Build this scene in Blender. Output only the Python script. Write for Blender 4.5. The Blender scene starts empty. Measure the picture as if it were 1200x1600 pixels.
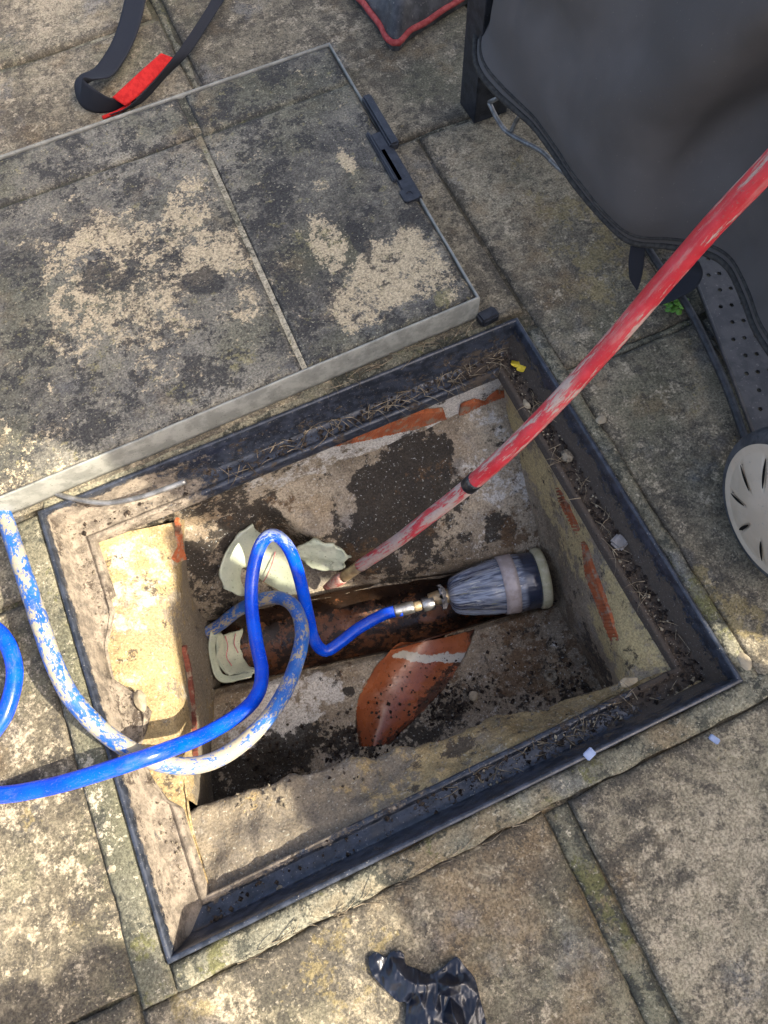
import bpy, bmesh, math, random
import numpy as np
from mathutils import Vector, Matrix

random.seed(7); rng = np.random.default_rng(7)
S = bpy.context.scene
COL = S.collection

# ------------------------------------------------------------------ camera
CAM = np.array([-0.05023018, -0.22878538, 0.88946385])
RM = np.array([[0.91237251, 0.39211658, -0.11756269],
               [-0.40807767, 0.84847703, -0.33698566],
               [-0.03238842, 0.35543116, 0.93414114]])
FPX = 1114.57                                   # focal length for a 1200 x 1600 picture
cd = bpy.data.cameras.new('camera'); cam = bpy.data.objects.new('camera', cd); COL.objects.link(cam)
M4 = Matrix([list(RM[0]) + [CAM[0]], list(RM[1]) + [CAM[1]], list(RM[2]) + [CAM[2]], [0, 0, 0, 1]])
cam.matrix_world = M4
cd.sensor_fit = 'VERTICAL'; cd.sensor_height = 36.0; cd.sensor_width = 27.0
cd.lens = FPX / 1600 * 36.0
cd.clip_start = 0.02; cd.clip_end = 200
S.camera = cam
S.render.resolution_x = 768; S.render.resolution_y = 1024

# ------------------------------------------------------------------ light
LD = np.array([-0.90, 0.75, -1.0])              # the way the sunlight travels
el = math.atan2(1.0, math.hypot(.90, .75)); az = math.atan2(.90, -.75)   # sun bearing, clockwise from +y
w = bpy.data.worlds.new('World'); S.world = w; w.use_nodes = True
wn = w.node_tree; bg = wn.nodes['Background']
sky = wn.nodes.new('ShaderNodeTexSky'); sky.sky_type = 'NISHITA'; sky.sun_disc = False
sky.sun_elevation = el; sky.sun_rotation = az; sky.air_density = .7; sky.dust_density = 5.0; sky.ozone_density = .3
wn.links.new(sky.outputs[0], bg.inputs[0]); bg.inputs[1].default_value = 0.15
sl = bpy.data.lights.new('sun', 'SUN'); so = bpy.data.objects.new('sun', sl); COL.objects.link(so)
sl.energy = 3.5; sl.angle = math.radians(0.4); sl.color = (1, .93, .80)
so.rotation_euler = Vector(LD).to_track_quat('-Z', 'Y').to_euler(); so.location = (3, -2.5, 4)
S.view_settings.view_transform = 'Standard'; S.view_settings.look = 'None'
S.view_settings.exposure = 1.68; S.view_settings.gamma = 1

# ------------------------------------------------------------------ helpers
def at(u, v, z=0.0):
    """the point at height z that the photograph shows at pixel u, v"""
    d = RM @ np.array([(u - 600) / FPX, -(v - 800) / FPX, -1.0])
    return CAM + d * ((z - CAM[2]) / d[2])
def ats(pts): return np.array([at(*q) for q in pts])

def _h(i, j, k, s):
    n = (i * 374761393 + j * 668265263 + k * 2147483647 + s * 1274126177) & 0xffffffff
    n = ((n ^ (n >> 13)) * 1274126177) & 0xffffffff
    return ((n ^ (n >> 16)) & 0xffff) / 65535.0
def vnoise(P, s=0):
    I = np.floor(P).astype(np.int64); f = P - I; f = f * f * (3 - 2 * f); r = 0
    for a in (0, 1):
        for b in (0, 1):
            for c in (0, 1):
                wt = (f[:, 0] if a else 1 - f[:, 0]) * (f[:, 1] if b else 1 - f[:, 1]) * (f[:, 2] if c else 1 - f[:, 2])
                r = r + wt * _h(I[:, 0] + a, I[:, 1] + b, I[:, 2] + c, s)
    return r
def fbm(P, sc, o=4, s=0, g=.5):
    P = np.asarray(P, float) * sc + 17.3; r = 0; a = 1; t = 0
    for k in range(o):
        r = r + a * (vnoise(P * 2 ** k + k * 5.7, s + k) - .5); t += a; a *= g
    return r / t * 2
def ss(a, b, x):
    t = np.clip((x - a) / (b - a), 0, 1); return t * t * (3 - 2 * t)
def blobs(V, L, wob=.35, sc=22, s=3):
    """coverage 0..1 from a list of (u, v, z, radius in m, strength[, stretch x, stretch y]) stains and pale patches with uneven rims"""
    m = np.zeros(len(V)); n = fbm(V, sc, 4, s)
    for q in L:
        c = at(*q[:3]); r = q[3]; st = q[4]
        d = V - c; 
        if len(q) > 5:
            ang = q[7] if len(q) > 7 else 0
            dx = d[:, 0] * math.cos(ang) + d[:, 1] * math.sin(ang); dy = -d[:, 0] * math.sin(ang) + d[:, 1] * math.cos(ang)
            d = np.stack([dx / q[5], dy / q[6], d[:, 2] * .5], 1)
        k = np.sqrt((d * d).sum(1)) / r + n * wob
        m = np.maximum(m, st * (1 - ss(.55, 1.1, k)))
    return m

WL = {}
def link(o, parent=None):
    COL.objects.link(o)
    if parent is not None:
        o.parent = parent; WL[o.name] = WL.get(parent.name, np.zeros(3))
    return o
def tag(o, label=None, cat=None, group=None, kind=None):
    if label: o['label'] = label
    if cat: o['category'] = cat
    if group: o['group'] = group
    if kind: o['kind'] = kind
    return o
def thing(name, loc, label, cat, group=None):
    o = bpy.data.objects.new(name, None); o.empty_display_size = .05
    COL.objects.link(o); o.location = Vector(loc); WL[o.name] = np.array(loc, float)
    return tag(o, label, cat, group)
def mk(name, V, F, mat, parent=None, attrs=None, smooth=True, recalc=False):
    V = np.asarray(V, float)
    off = WL.get(parent.name, np.zeros(3)) if parent is not None else np.zeros(3)
    me = bpy.data.meshes.new(name); me.from_pydata((V - off).tolist(), [], F if isinstance(F, list) else F.tolist())
    if recalc:
        bm = bmesh.new(); bm.from_mesh(me); bmesh.ops.recalc_face_normals(bm, faces=bm.faces); bm.to_mesh(me); bm.free()
    me.update()
    if attrs:
        for k, a in attrs.items():
            at_ = me.attributes.new(k, 'FLOAT', 'POINT'); at_.data.foreach_set('value', np.asarray(a, np.float32))
    if smooth: me.polygons.foreach_set('use_smooth', [True] * len(me.polygons))
    me.materials.append(mat)
    o = bpy.data.objects.new(name, me); link(o, parent)
    return o
def grid_faces(nu, nv, cu=False, cv=False):
    i = np.arange(nu if cu else nu - 1); j = np.arange(nv if cv else nv - 1)
    I, J = np.meshgrid(i, j, indexing='ij'); I2 = (I + 1) % nu; J2 = (J + 1) % nv
    return np.stack([I * nv + J, I2 * nv + J, I2 * nv + J2, I * nv + J2], -1).reshape(-1, 4)
def spline(P, n):
    """n points evenly spaced along a Catmull-Rom curve through P (any width of rows)"""
    P = np.asarray(P, float)
    Q = np.vstack([2 * P[0] - P[1], P, 2 * P[-1] - P[-2]]); out = []
    for i in range(1, len(Q) - 2):
        t = np.linspace(0, 1, 24, endpoint=False)[:, None]
        a, b, c, d = Q[i - 1], Q[i], Q[i + 1], Q[i + 2]
        out.append(.5 * (2 * b + (c - a) * t + (2 * a - 5 * b + 4 * c - d) * t ** 2 + (3 * b - a - 3 * c + d) * t ** 3))
    out = np.vstack(out + [P[-1:]])
    L = np.r_[0, np.cumsum(np.linalg.norm(np.diff(out[:, :3], axis=0), axis=1))]
    x = np.linspace(0, L[-1], n)
    return np.stack([np.interp(x, L, out[:, k]) for k in range(out.shape[1])], 1)
def frames(C):
    T = np.gradient(C, axis=0); T /= np.linalg.norm(T, axis=1)[:, None] + 1e-12
    N = np.zeros_like(C); n = np.cross(T[0], [0, 0, 1.0])
    if np.linalg.norm(n) < 1e-3: n = np.cross(T[0], [0, 1.0, 0])
    n /= np.linalg.norm(n)
    for i in range(len(C)):
        n = n - T[i] * (n @ T[i]); n /= np.linalg.norm(n); N[i] = n
    return T, N, np.cross(T, N)
def tube(name, C, r, mat, parent=None, seg=14, rough=0, s=0, cap=True, attrs=None):
    C = np.asarray(C, float); T, N, B = frames(C); n = len(C); r = np.broadcast_to(np.asarray(r, float), (n,))
    a = np.linspace(0, 2 * math.pi, seg, endpoint=False)
    V = C[:, None] + r[:, None, None] * (np.cos(a)[None, :, None] * N[:, None] + np.sin(a)[None, :, None] * B[:, None])
    V = V.reshape(-1, 3)
    if rough:
        nn = fbm(V, 60, 3, s); cc = np.repeat(C, seg, 0); V = cc + (V - cc) * (1 + rough * nn[:, None])
    F = grid_faces(n, seg, cv=True)[:, ::-1].tolist()
    if cap:
        F.append(list(range(seg))); F.append(list(range((n - 1) * seg, n * seg))[::-1])
    L = np.r_[0, np.cumsum(np.linalg.norm(np.diff(C, axis=0), axis=1))]
    at2 = {'along': np.repeat(L, seg), 'ring': np.tile(np.cos(a), n), 'ring2': np.tile(np.sin(a), n)}
    if attrs: at2.update({k: np.repeat(v_, seg) for k, v_ in attrs.items()})
    return mk(name, V, F, mat, parent, at2, recalc=True)
def lathe(name, A, B, prof, mat, parent=None, seg=28, wob=None):
    """revolve prof = [(t, r)...] about the axis A to B"""
    A = np.array(A); B = np.array(B); ax = B - A; T = ax / np.linalg.norm(ax)
    n = np.cross(T, [0, 0, 1.] if abs(T[2]) < .99 else [0, 1., 0]); n /= np.linalg.norm(n); b = np.cross(T, n)
    a = np.linspace(0, 2 * math.pi, seg, endpoint=False); V = []
    for t, r in prof:
        for k in a: V.append(A + ax * t + r * (math.cos(k) * n + math.sin(k) * b))
    V = np.array(V)
    if wob is not None: V = wob(V, A, ax, len(prof), seg)
    F = grid_faces(len(prof), seg, cv=True).tolist()
    F.append(list(range(seg))[::-1]); F.append(list(range((len(prof) - 1) * seg, len(prof) * seg)))
    return mk(name, V, F, mat, parent, {'along': np.repeat([p_[0] for p_ in prof], seg), 'ring': np.tile(a, len(prof))}, recalc=True)
def box(name, c, d, mat, parent=None, rz=0, bev=.0015, rx=0, ry=0):
    bm = bmesh.new(); bmesh.ops.create_cube(bm, size=1)
    for v_ in bm.verts: v_.co = Vector((v_.co.x * d[0], v_.co.y * d[1], v_.co.z * d[2]))
    if bev: bmesh.ops.bevel(bm, geom=bm.edges[:], offset=bev, segments=2, affect='EDGES')
    bmesh.ops.transform(bm, matrix=Matrix.Translation(Vector(c)) @ Matrix.Rotation(rz, 4, 'Z') @ Matrix.Rotation(ry, 4, 'Y') @ Matrix.Rotation(rx, 4, 'X'), verts=bm.verts)
    V = np.array([v_.co[:] for v_ in bm.verts]); F = [[v_.index for v_ in f.verts] for f in bm.faces]; bm.free()
    return mk(name, V, F, mat, parent, smooth=False)
def loft(rows, nu, nv, lift=0, sc=30, s=0, o=5):
    """surface through several 3-D polylines; returns vertices (nu along a row, nv across) and faces"""
    R = np.array([spline(r, nu) for r in rows])                       # k, nu, 3
    V = np.array([spline(R[:, i], nv) for i in range(nu)])            # nu, nv, 3
    if lift:
        du = np.gradient(V, axis=0); dv = np.gradient(V, axis=1); N = np.cross(du, dv)
        N /= np.linalg.norm(N, axis=2)[..., None] + 1e-9
        V = V + N * (fbm(V.reshape(-1, 3), sc, o, s).reshape(nu, nv, 1) * lift)
    return V.reshape(-1, 3), grid_faces(nu, nv)
def inpoly(X, Y, P):
    c = np.zeros(len(X), bool); n = len(P)
    for i in range(n):
        x1, y1 = P[i][:2]; x2, y2 = P[(i + 1) % n][:2]
        k = ((y1 > Y) != (y2 > Y)); c ^= k & (X < (x2 - x1) * (Y - y1) / (y2 - y1 + 1e-12) + x1)
    return c

# ------------------------------------------------------------------ materials
class NT:
    def __init__(s, name):
        s.m = bpy.data.materials.new(name); s.m.use_nodes = True; s.t = s.m.node_tree
        s.b = s.t.nodes['Principled BSDF']; s.g = None
    def n(s, t): return s.t.nodes.new(t)
    def set(s, sock, v):
        if hasattr(v, 'links') or isinstance(v, bpy.types.NodeSocket): s.t.links.new(v, sock)
        elif isinstance(v, (tuple, list)) and len(v) == 3 and sock.type == 'RGBA': sock.default_value = (*v, 1)
        else: sock.default_value = v
    def pos(s):
        if s.g is None: s.g = s.n('ShaderNodeNewGeometry').outputs['Position']
        return s.g
    def noise(s, sc, det=5, ro=.6, off=0, vec=None, dist=0):
        k = s.n('ShaderNodeTexNoise'); v = vec or s.pos()
        if off:
            a = s.n('ShaderNodeVectorMath'); a.operation = 'ADD'; s.set(a.inputs[0], v); a.inputs[1].default_value = (off * 1.7, off * 2.3, off * .9); v = a.outputs[0]
        s.set(k.inputs['Vector'], v); k.inputs['Scale'].default_value = sc; k.inputs['Detail'].default_value = det
        k.inputs['Roughness'].default_value = ro; k.inputs['Distortion'].default_value = dist
        return k.outputs['Fac']
    def vor(s, sc, off=0, feat='F1'):
        k = s.n('ShaderNodeTexVoronoi'); k.feature = feat; s.set(k.inputs['Vector'], s.pos()); k.inputs['Scale'].default_value = sc
        return k.outputs['Distance']
    def ma(s, op, a, b=0.0, c=None):
        k = s.n('ShaderNodeMath'); k.operation = op; s.set(k.inputs[0], a); s.set(k.inputs[1], b)
        if c is not None: s.set(k.inputs[2], c)
        return k.outputs[0]
    def ss(s, x, a, b, lo=0., hi=1.):
        k = s.n('ShaderNodeMapRange'); k.interpolation_type = 'SMOOTHSTEP'; s.set(k.inputs[0], x)
        for i, q in zip((1, 2, 3, 4), (a, b, lo, hi)): k.inputs[i].default_value = q
        return k.outputs[0]
    def mix(s, f, a, b, mode='MIX'):
        k = s.n('ShaderNodeMix'); k.data_type = 'RGBA'; k.blend_type = mode
        s.set(k.inputs[0], f); s.set(k.inputs[6], a); s.set(k.inputs[7], b); return k.outputs[2]
    def at(s, name):
        k = s.n('ShaderNodeAttribute'); k.attribute_name = name; return k.outputs['Fac']
    def bump(s, h, st=.5, d=.002):
        k = s.n('ShaderNodeBump'); k.inputs['Strength'].default_value = st; k.inputs['Distance'].default_value = d
        s.set(k.inputs['Height'], h); s.t.links.new(k.outputs[0], s.b.inputs['Normal'])
    def out(s, col, rough=.9, spec=.3, metal=0):
        s.set(s.b.inputs['Base Color'], col); s.set(s.b.inputs['Roughness'], rough)
        s.set(s.b.inputs['Specular IOR Level'], spec); s.set(s.b.inputs['Metallic'], metal); return s.m
    def patch(s, attr, sc, off, base=0.0, k1=3.6, k2=2.0, lo=.40, hi=.60, top=1., vec=None):
        x = s.ma('ADD', s.at(attr), base)
        x = s.ma('MULTIPLY_ADD', s.ma('SUBTRACT', s.noise(sc, 7, .68, off, vec), .5), k1, x)
        x = s.ma('MULTIPLY_ADD', s.ma('SUBTRACT', s.noise(sc * 5, 4, .75, off + 3, vec), .5), k2, x)
        return s.ss(x, lo, hi, 0, top)

def stone(name, A1, A2, B, C, D, rough=.9, sB=38, sC=30, sD=26, bB=0.05, bC=.08, bD=0.0, bump=.7, bd=.0022, speck=.5, spec=.25, topC=.9, topD=.85, green=(.135, .13, .075), soft=.10, warm=.45, k2B=2.0):
    """weathered mineral surface: A1/A2 ground, B, C, D patches whose coverage the mesh carries as mB, mC, mD"""
    s = NT(name)
    c = s.mix(s.ss(s.ma('ADD', s.ma('MULTIPLY', s.noise(7, 5, .6, 1), .5), s.ma('MULTIPLY', s.noise(60, 6, .7, 2), .5)), .42, .58), A1, A2)
    tn = s.ma('ADD', s.at('tone'), 1.0); tc = s.n('ShaderNodeCombineColor')
    for i_ in range(3): s.t.links.new(tn, tc.inputs[i_])
    c = s.mix(1.0, c, tc.outputs[0], 'MULTIPLY')
    c = s.mix(1.0, c, s.ss(s.noise(3.2, 3, .55, 50), .36, .64, .72, 1.22), 'MULTIPLY')
    c = s.mix(s.ss(s.noise(4.5, 4, .6, 57), .48, .64, 0, .45), c, green)
    c = s.mix(s.ss(s.noise(6.5, 5, .65, 63), .53, .68, 0, warm), c, (.23, .15, .07))
    c = s.mix(s.ss(s.noise(8, 5, .65, 71), .56, .70, 0, warm), c, (.15, .155, .16))
    fB = s.patch('mB', sB, 5, bB, k2=k2B, lo=.5 - soft, hi=.5 + soft); c = s.mix(fB, c, B)
    fC = s.patch('mC', sC, 9, bC, lo=.38, hi=.72, top=topC); c = s.mix(fC, c, C)
    fD = s.patch('mD', sD, 14, bD, lo=.4, hi=.75, top=topD); c = s.mix(fD, c, D)
    g = s.noise(330, 4, .75, 20); g2 = s.noise(900, 2, .6, 25)
    c = s.mix(1.0, c, s.ss(g, .32, .68, 1 - speck, 1 + speck * .70), 'MULTIPLY')
    c = s.mix(s.ss(s.noise(170, 3, .8, 30), .60, .70, 0, .55), c, tuple(x * .6 for x in C))     # dark pits
    c = s.mix(s.ss(s.noise(240, 2, .6, 36), .63, .71, 0, .40), c, tuple(min(.62, x * 1.25 + .06) for x in B))  # pale grains
    h = s.ma('ADD', s.ma('MULTIPLY', g, .5), s.ma('ADD', s.ma('MULTIPLY', s.noise(110, 5, .7, 40), .9), s.ma('MULTIPLY', fB, .12)))
    h = s.ma('ADD', h, s.ma('MULTIPLY', g2, .15))
    s.bump(h, bump, bd); return s.out(c, rough, spec)

SANDY = (.50, .405, .255)
m_slab = stone('paving_stone', (.118, .100, .070), (.285, .240, .158), (.40, .332, .222), (.055, .049, .040), (.26, .20, .085), bB=.02, bC=.22, bD=-.20, sC=48, topC=.66, topD=.6, speck=.5, soft=.26)
m_lid = stone('cover_stone', (.098, .092, .078), (.210, .190, .145), SANDY, (.047, .045, .042), (.30, .26, .12), bB=-.26, bC=.24, bD=.03, sB=34, sD=40, topC=.85, topD=.55, soft=.16, warm=.3, speck=.5, k2B=3.6)
m_mort = stone('mossy_mortar', (.175, .165, .118), (.25, .225, .15), (.42, .37, .26), (.055, .055, .042), (.12, .115, .045), bB=0, bC=.02, bD=.0, sB=50)
m_bed = stone('joint_sand', (.06, .052, .035), (.10, .085, .055), (.22, .18, .12), (.02, .018, .014), (.06, .07, .02))
m_bench = stone('benching_render', (.215, .172, .118), (.36, .295, .205), (.52, .48, .41), (.018, .015, .012), (.105, .062, .030), sB=22, sC=20, sD=24, bB=-.15, bC=-.0, bD=-.04, rough=.8, bump=.6, speck=.42, green=(.14, .10, .065), soft=.25)
m_yel = stone('yellow_mortar', (.28, .205, .098), (.39, .285, .135), (.50, .44, .34), (.065, .052, .040), (.195, .165, .125), sB=16, sC=30, sD=18, bB=-.05, bC=-.02, bD=.05, bump=.9, bd=.003, speck=.35, green=(.22, .18, .12), soft=.3)
m_rend = stone('cream_render', (.27, .215, .145), (.38, .305, .205), (.50, .385, .185), (.055, .044, .034), (.155, .115, .075), sB=16, sC=30, sD=18, bB=-.25, bC=-.0, bD=.08, bump=.9, bd=.003, speck=.35, green=(.18, .14, .10), soft=.25)

def mat_frame():
    s = NT('black_frame')
    c = s.mix(s.ss(s.noise(70, 6, .7, 2), .40, .62), (.014, .017, .023), (.040, .046, .060))
    fB = s.patch('mB', 34, 4, -.10, 2.2, 1.2, .36, .66, .95)
    c = s.mix(fB, c, s.mix(s.ss(s.noise(55, 7, .75, 8), .38, .62), (.125, .100, .072), (.31, .252, .182)))
    fC = s.patch('mC', 40, 12, -.02, 2.0, 1.6, .42, .56)
    c = s.mix(fC, c, s.mix(s.noise(260, 4, .8, 15), (.022, .016, .011), (.120, .088, .060)))
    c = s.mix(s.ss(s.noise(420, 2, .6, 18), .66, .71, 0, .8), c, (.30, .27, .23))
    f = s.ma('MAXIMUM', fB, fC)
    s.bump(s.ma('ADD', s.ma('MULTIPLY', s.noise(240, 4, .7, 22), s.ma('MULTIPLY_ADD', f, .9, .10)), s.ma('MULTIPLY', f, .4)), .7, .0025)
    return s.out(c, s.ss(f, 0, .8, .30, .9), .55)
m_frame = mat_frame()

def mat_brick(name, A, B):
    s = NT(name)
    c = s.mix(s.ss(s.noise(30, 5, .6), .35, .65), A, B)
    c = s.mix(s.ss(s.noise(60, 6, .7, 4), .50, .62, 0, .85), c, (.27, .21, .14))
    c = s.mix(s.ss(s.noise(25, 6, .7, 9), .52, .66, 0, .8), c, (.05, .03, .02))
    s.bump(s.noise(300, 4, .7), .5, .0015); return s.out(c, .85, .25)
m_brick = mat_brick('ribbed_brick', (.30, .080, .030), (.40, .115, .042)); m_brick_red = mat_brick('dull_red_brick', (.13, .040, .026), (.19, .058, .035))

def mat_clay(name, A, B, D, wet, b=0.0):
    s = NT(name)
    c = s.mix(s.ss(s.noise(18, 5, .6), .38, .62), A, B)
    f = s.patch('mC', 26, 7, b, 2.2, 1.4, .4, .62, .92); c = s.mix(f, c, D)
    c = s.mix(s.patch('mB', 40, 3, -.12, 2., 1.2), c, (.50, .46, .37))
    c = s.mix(s.ss(s.noise(300, 3, .7, 5), .58, .7, 0, .6), c, tuple(x * .4 for x in D))
    s.bump(s.ma('ADD', s.ma('MULTIPLY', s.noise(200, 4, .7), .5), s.ma('MULTIPLY', f, .6)), .45, .0015)
    return s.out(c, s.ss(s.noise(30, 4, .6, 11), .35, .65, wet, wet + .3), .5)
m_channel = mat_clay('wet_channel', (.11, .040, .015), (.19, .072, .026), (.008, .006, .004), .20, .40)
m_terra = mat_clay('orange_clay', (.27, .075, .028), (.37, .112, .042), (.040, .026, .018), .16, -.16)
m_liner = mat_clay('pale_green_liner', (.44, .47, .33), (.55, .56, .41), (.05, .045, .035), .4, -.22)
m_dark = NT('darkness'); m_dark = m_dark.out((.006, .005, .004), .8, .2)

def mat_worn(name, A, A2, B, base, stretch=.35, rough=.38, dust=.3):
    """hose skin: colour A, worn or caked with B where wear is high"""
    s = NT(name)
    v = s.n('ShaderNodeCombineXYZ'); s.set(v.inputs[0], s.ma('MULTIPLY', s.at('along'), stretch)); s.set(v.inputs[1], s.ma('MULTIPLY', s.at('ring'), .011)); s.set(v.inputs[2], s.ma('MULTIPLY', s.at('ring2'), .011)); v = v.outputs[0]
    c = s.mix(s.ss(s.noise(30, 4, .6), .4, .6), A, A2)
    f = s.patch('wear', 62, 6, base, 3.4, 2.6, .38, .64, .96, v)
    c = s.mix(f, c, s.mix(s.noise(160, 3, .6, 3), tuple(x * .62 for x in B), B))
    c = s.mix(s.ss(s.noise(70, 6, .75, 21, v), .50, .68, 0, dust), c, tuple(x * .75 for x in B) if dust > .4 else (.30, .26, .20))          # smears of dried mud
    c = s.mix(s.ss(s.noise(420, 3, .7, 9), .58, .70, 0, .55), c, tuple(x * .35 for x in B))
    s.bump(s.ma('ADD', s.ma('MULTIPLY', s.noise(260, 4, .7), .4), f), .5, .0006)
    return s.out(c, s.ss(s.ma('ADD', f, s.ma('MULTIPLY', s.noise(50, 4, .6, 31), .5)), 0.1, 1.2, rough, .85), .45)
m_red = mat_worn('red_hose_skin', (.50, .022, .032), (.60, .042, .055), (.60, .45, .36), .30, stretch=.16, dust=.45)
m_blue = mat_worn('blue_hose_skin', (.0, .050, .56), (.0, .075, .66), (.35, .42, .6), -.62, rough=.20, dust=.16)
m_dirty = mat_worn('caked_blue_hose_skin', (.010, .085, .34), (.018, .12, .42), (.45, .385, .25), .34, stretch=.55)

def plain(name, A, B, rough, spec=.4, metal=0, sc=60, bump=.3, bd=.001, lo=.4, hi=.6, speck=None):
    s = NT(name); c = s.mix(s.ss(s.noise(sc, 5, .65), lo, hi), A, B)
    if speck: c = s.mix(s.ss(s.noise(sc * 6, 3, .7, 7), .62, .7, 0, .8), c, speck)
    s.bump(s.noise(sc * 4, 4, .7), bump, bd); return s.out(c, rough, spec, metal)
m_brass = plain('dirty_brass', (.36, .25, .13), (.55, .42, .24), .45, .5, .55)
m_chrome = plain('steel_ferrule', (.30, .29, .27), (.52, .51, .49), .38, .5, .9)
m_rubber = plain('black_rubber', (.016, .016, .017), (.035, .035, .036), .55, .4, speck=(.12, .11, .10))
m_blackplastic = plain('black_plastic', (.014, .015, .018), (.03, .032, .037), .38, .5, speck=(.10, .095, .09))
m_galv = plain('weathered_rim_metal', (.23, .225, .19), (.33, .32, .27), .6, .4, .15, 45, speck=(.10, .10, .07))
m_steel = plain('grey_steel', (.16, .155, .145), (.30, .29, .27), .45, .5, .6)
m_cream = plain('cream_plastic', (.52, .42, .30), (.58, .475, .345), .55, .35, 0, 20, .15, speck=(.38, .33, .27))
m_tyre = plain('grey_tyre', (.045, .046, .048), (.085, .085, .085), .75, .3, 0, 50, .6)
m_perf = plain('grey_shelf_metal', (.036, .036, .037), (.062, .060, .058), .5, .45, .1, 35, .3, speck=(.16, .15, .14))
m_glove = plain('black_nitrile', (.006, .007, .012), (.010, .012, .020), .30, .6, 0, 40, .10, .0006)
m_webbing = NT('black_webbing')
_w = m_webbing.n('ShaderNodeTexWave'); m_webbing.set(_w.inputs['Vector'], m_webbing.pos()); _w.inputs['Scale'].default_value = 320; _w.bands_direction = 'DIAGONAL'
m_webbing.bump(_w.outputs['Fac'], .5, .0006); m_webbing = m_webbing.out((.019, .020, .025), .75, .3)
m_redcloth = plain('red_sleeve_cloth', (.50, .014, .014), (.62, .026, .022), .75, .25, 0, 120, .5)
m_piping = plain('faded_red_piping', (.36, .055, .05), (.48, .10, .085), .8, .2, 0, 90, .6)
m_baghide = plain('dark_tarpaulin', (.035, .033, .032), (.085, .08, .075), .5, .4, 0, 30, .5, .002, speck=(.2, .18, .15))
m_leaf = plain('yellow_leaf', (.62, .42, .02), (.75, .55, .05), .6, .3, 0, 80, .3)
m_green = plain('green_leaf', (.07, .20, .02), (.13, .30, .04), .45, .4, 0, 80, .3)
m_twig = plain('dry_grass', (.14, .105, .065), (.34, .27, .175), .85, .2, 0, 90)
m_grit = plain('grit', (.10, .082, .058), (.27, .225, .155), .9, .2, 0, 140)
m_soil = plain('black_soil', (.014, .010, .008), (.075, .056, .040), .9, .2, 0, 90, .8, .002)
m_pale = plain('pale_stone', (.25, .205, .135), (.37, .31, .21), .85, .25, 0, 60, .6)
m_bluebit = plain('pale_blue_plastic', (.20, .26, .40), (.28, .34, .48), .4, .4)
m_screen = plain('screen_white', (.74, .72, .68), (.80, .78, .74), .7, .2, 0, 12)  # pale so the added screens bounce light back
m_clear = plain('clear_plastic', (.16, .15, .14), (.28, .26, .24), .3, .6, 0, 80, .6)
m_fabric = NT('cover_fabric')
_f = m_fabric
_c = _f.mix(_f.ss(_f.noise(5, 4, .6), .4, .6), (.090, .081, .074), (.110, .099, .091))
_c = _f.mix(_f.ss(_f.noise(14, 6, .75, 4), .62, .76, 0, .35), _c, (.13, .115, .10))
_c = _f.mix(_f.ss(_f.noise(420, 2, .6, 8), .70, .74, 0, .6), _c, (.20, .18, .15))
_f.bump(_f.ma('ADD', _f.noise(900, 2, .5), _f.ma('MULTIPLY', _f.noise(40, 4, .6, 2), 1.2)), .35, .0008)
m_fabric = _f.out(_c, .72, .3)
m_hem = plain('hem_tape', (.035, .033, .030), (.062, .058, .050), .8, .2, 0, 160, .6)

# ------------------------------------------------------------------ the setting: patio with its slabs
OX, OY = .365, .289                                # outer half size of the frame
IX, IY = .320, .2415                               # half size of the clear opening at the ledge
bedV = []; bedF = []
for (x0, x1, y0, y1) in ((-4, 4, OY - .006, 4), (-4, 4, -4, -OY + .006), (-4, -OX + .006, -OY + .006, OY - .006), (OX - .006, 4, -OY + .006, OY - .006)):
    k = len(bedV); bedV += [(x0, y0, -.0075), (x1, y0, -.0075), (x1, y1, -.0075), (x0, y1, -.0075)]; bedF.append([k, k + 1, k + 2, k + 3])
patio = tag(mk('patio', bedV, bedF, m_bed, smooth=False), kind='structure')

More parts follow.
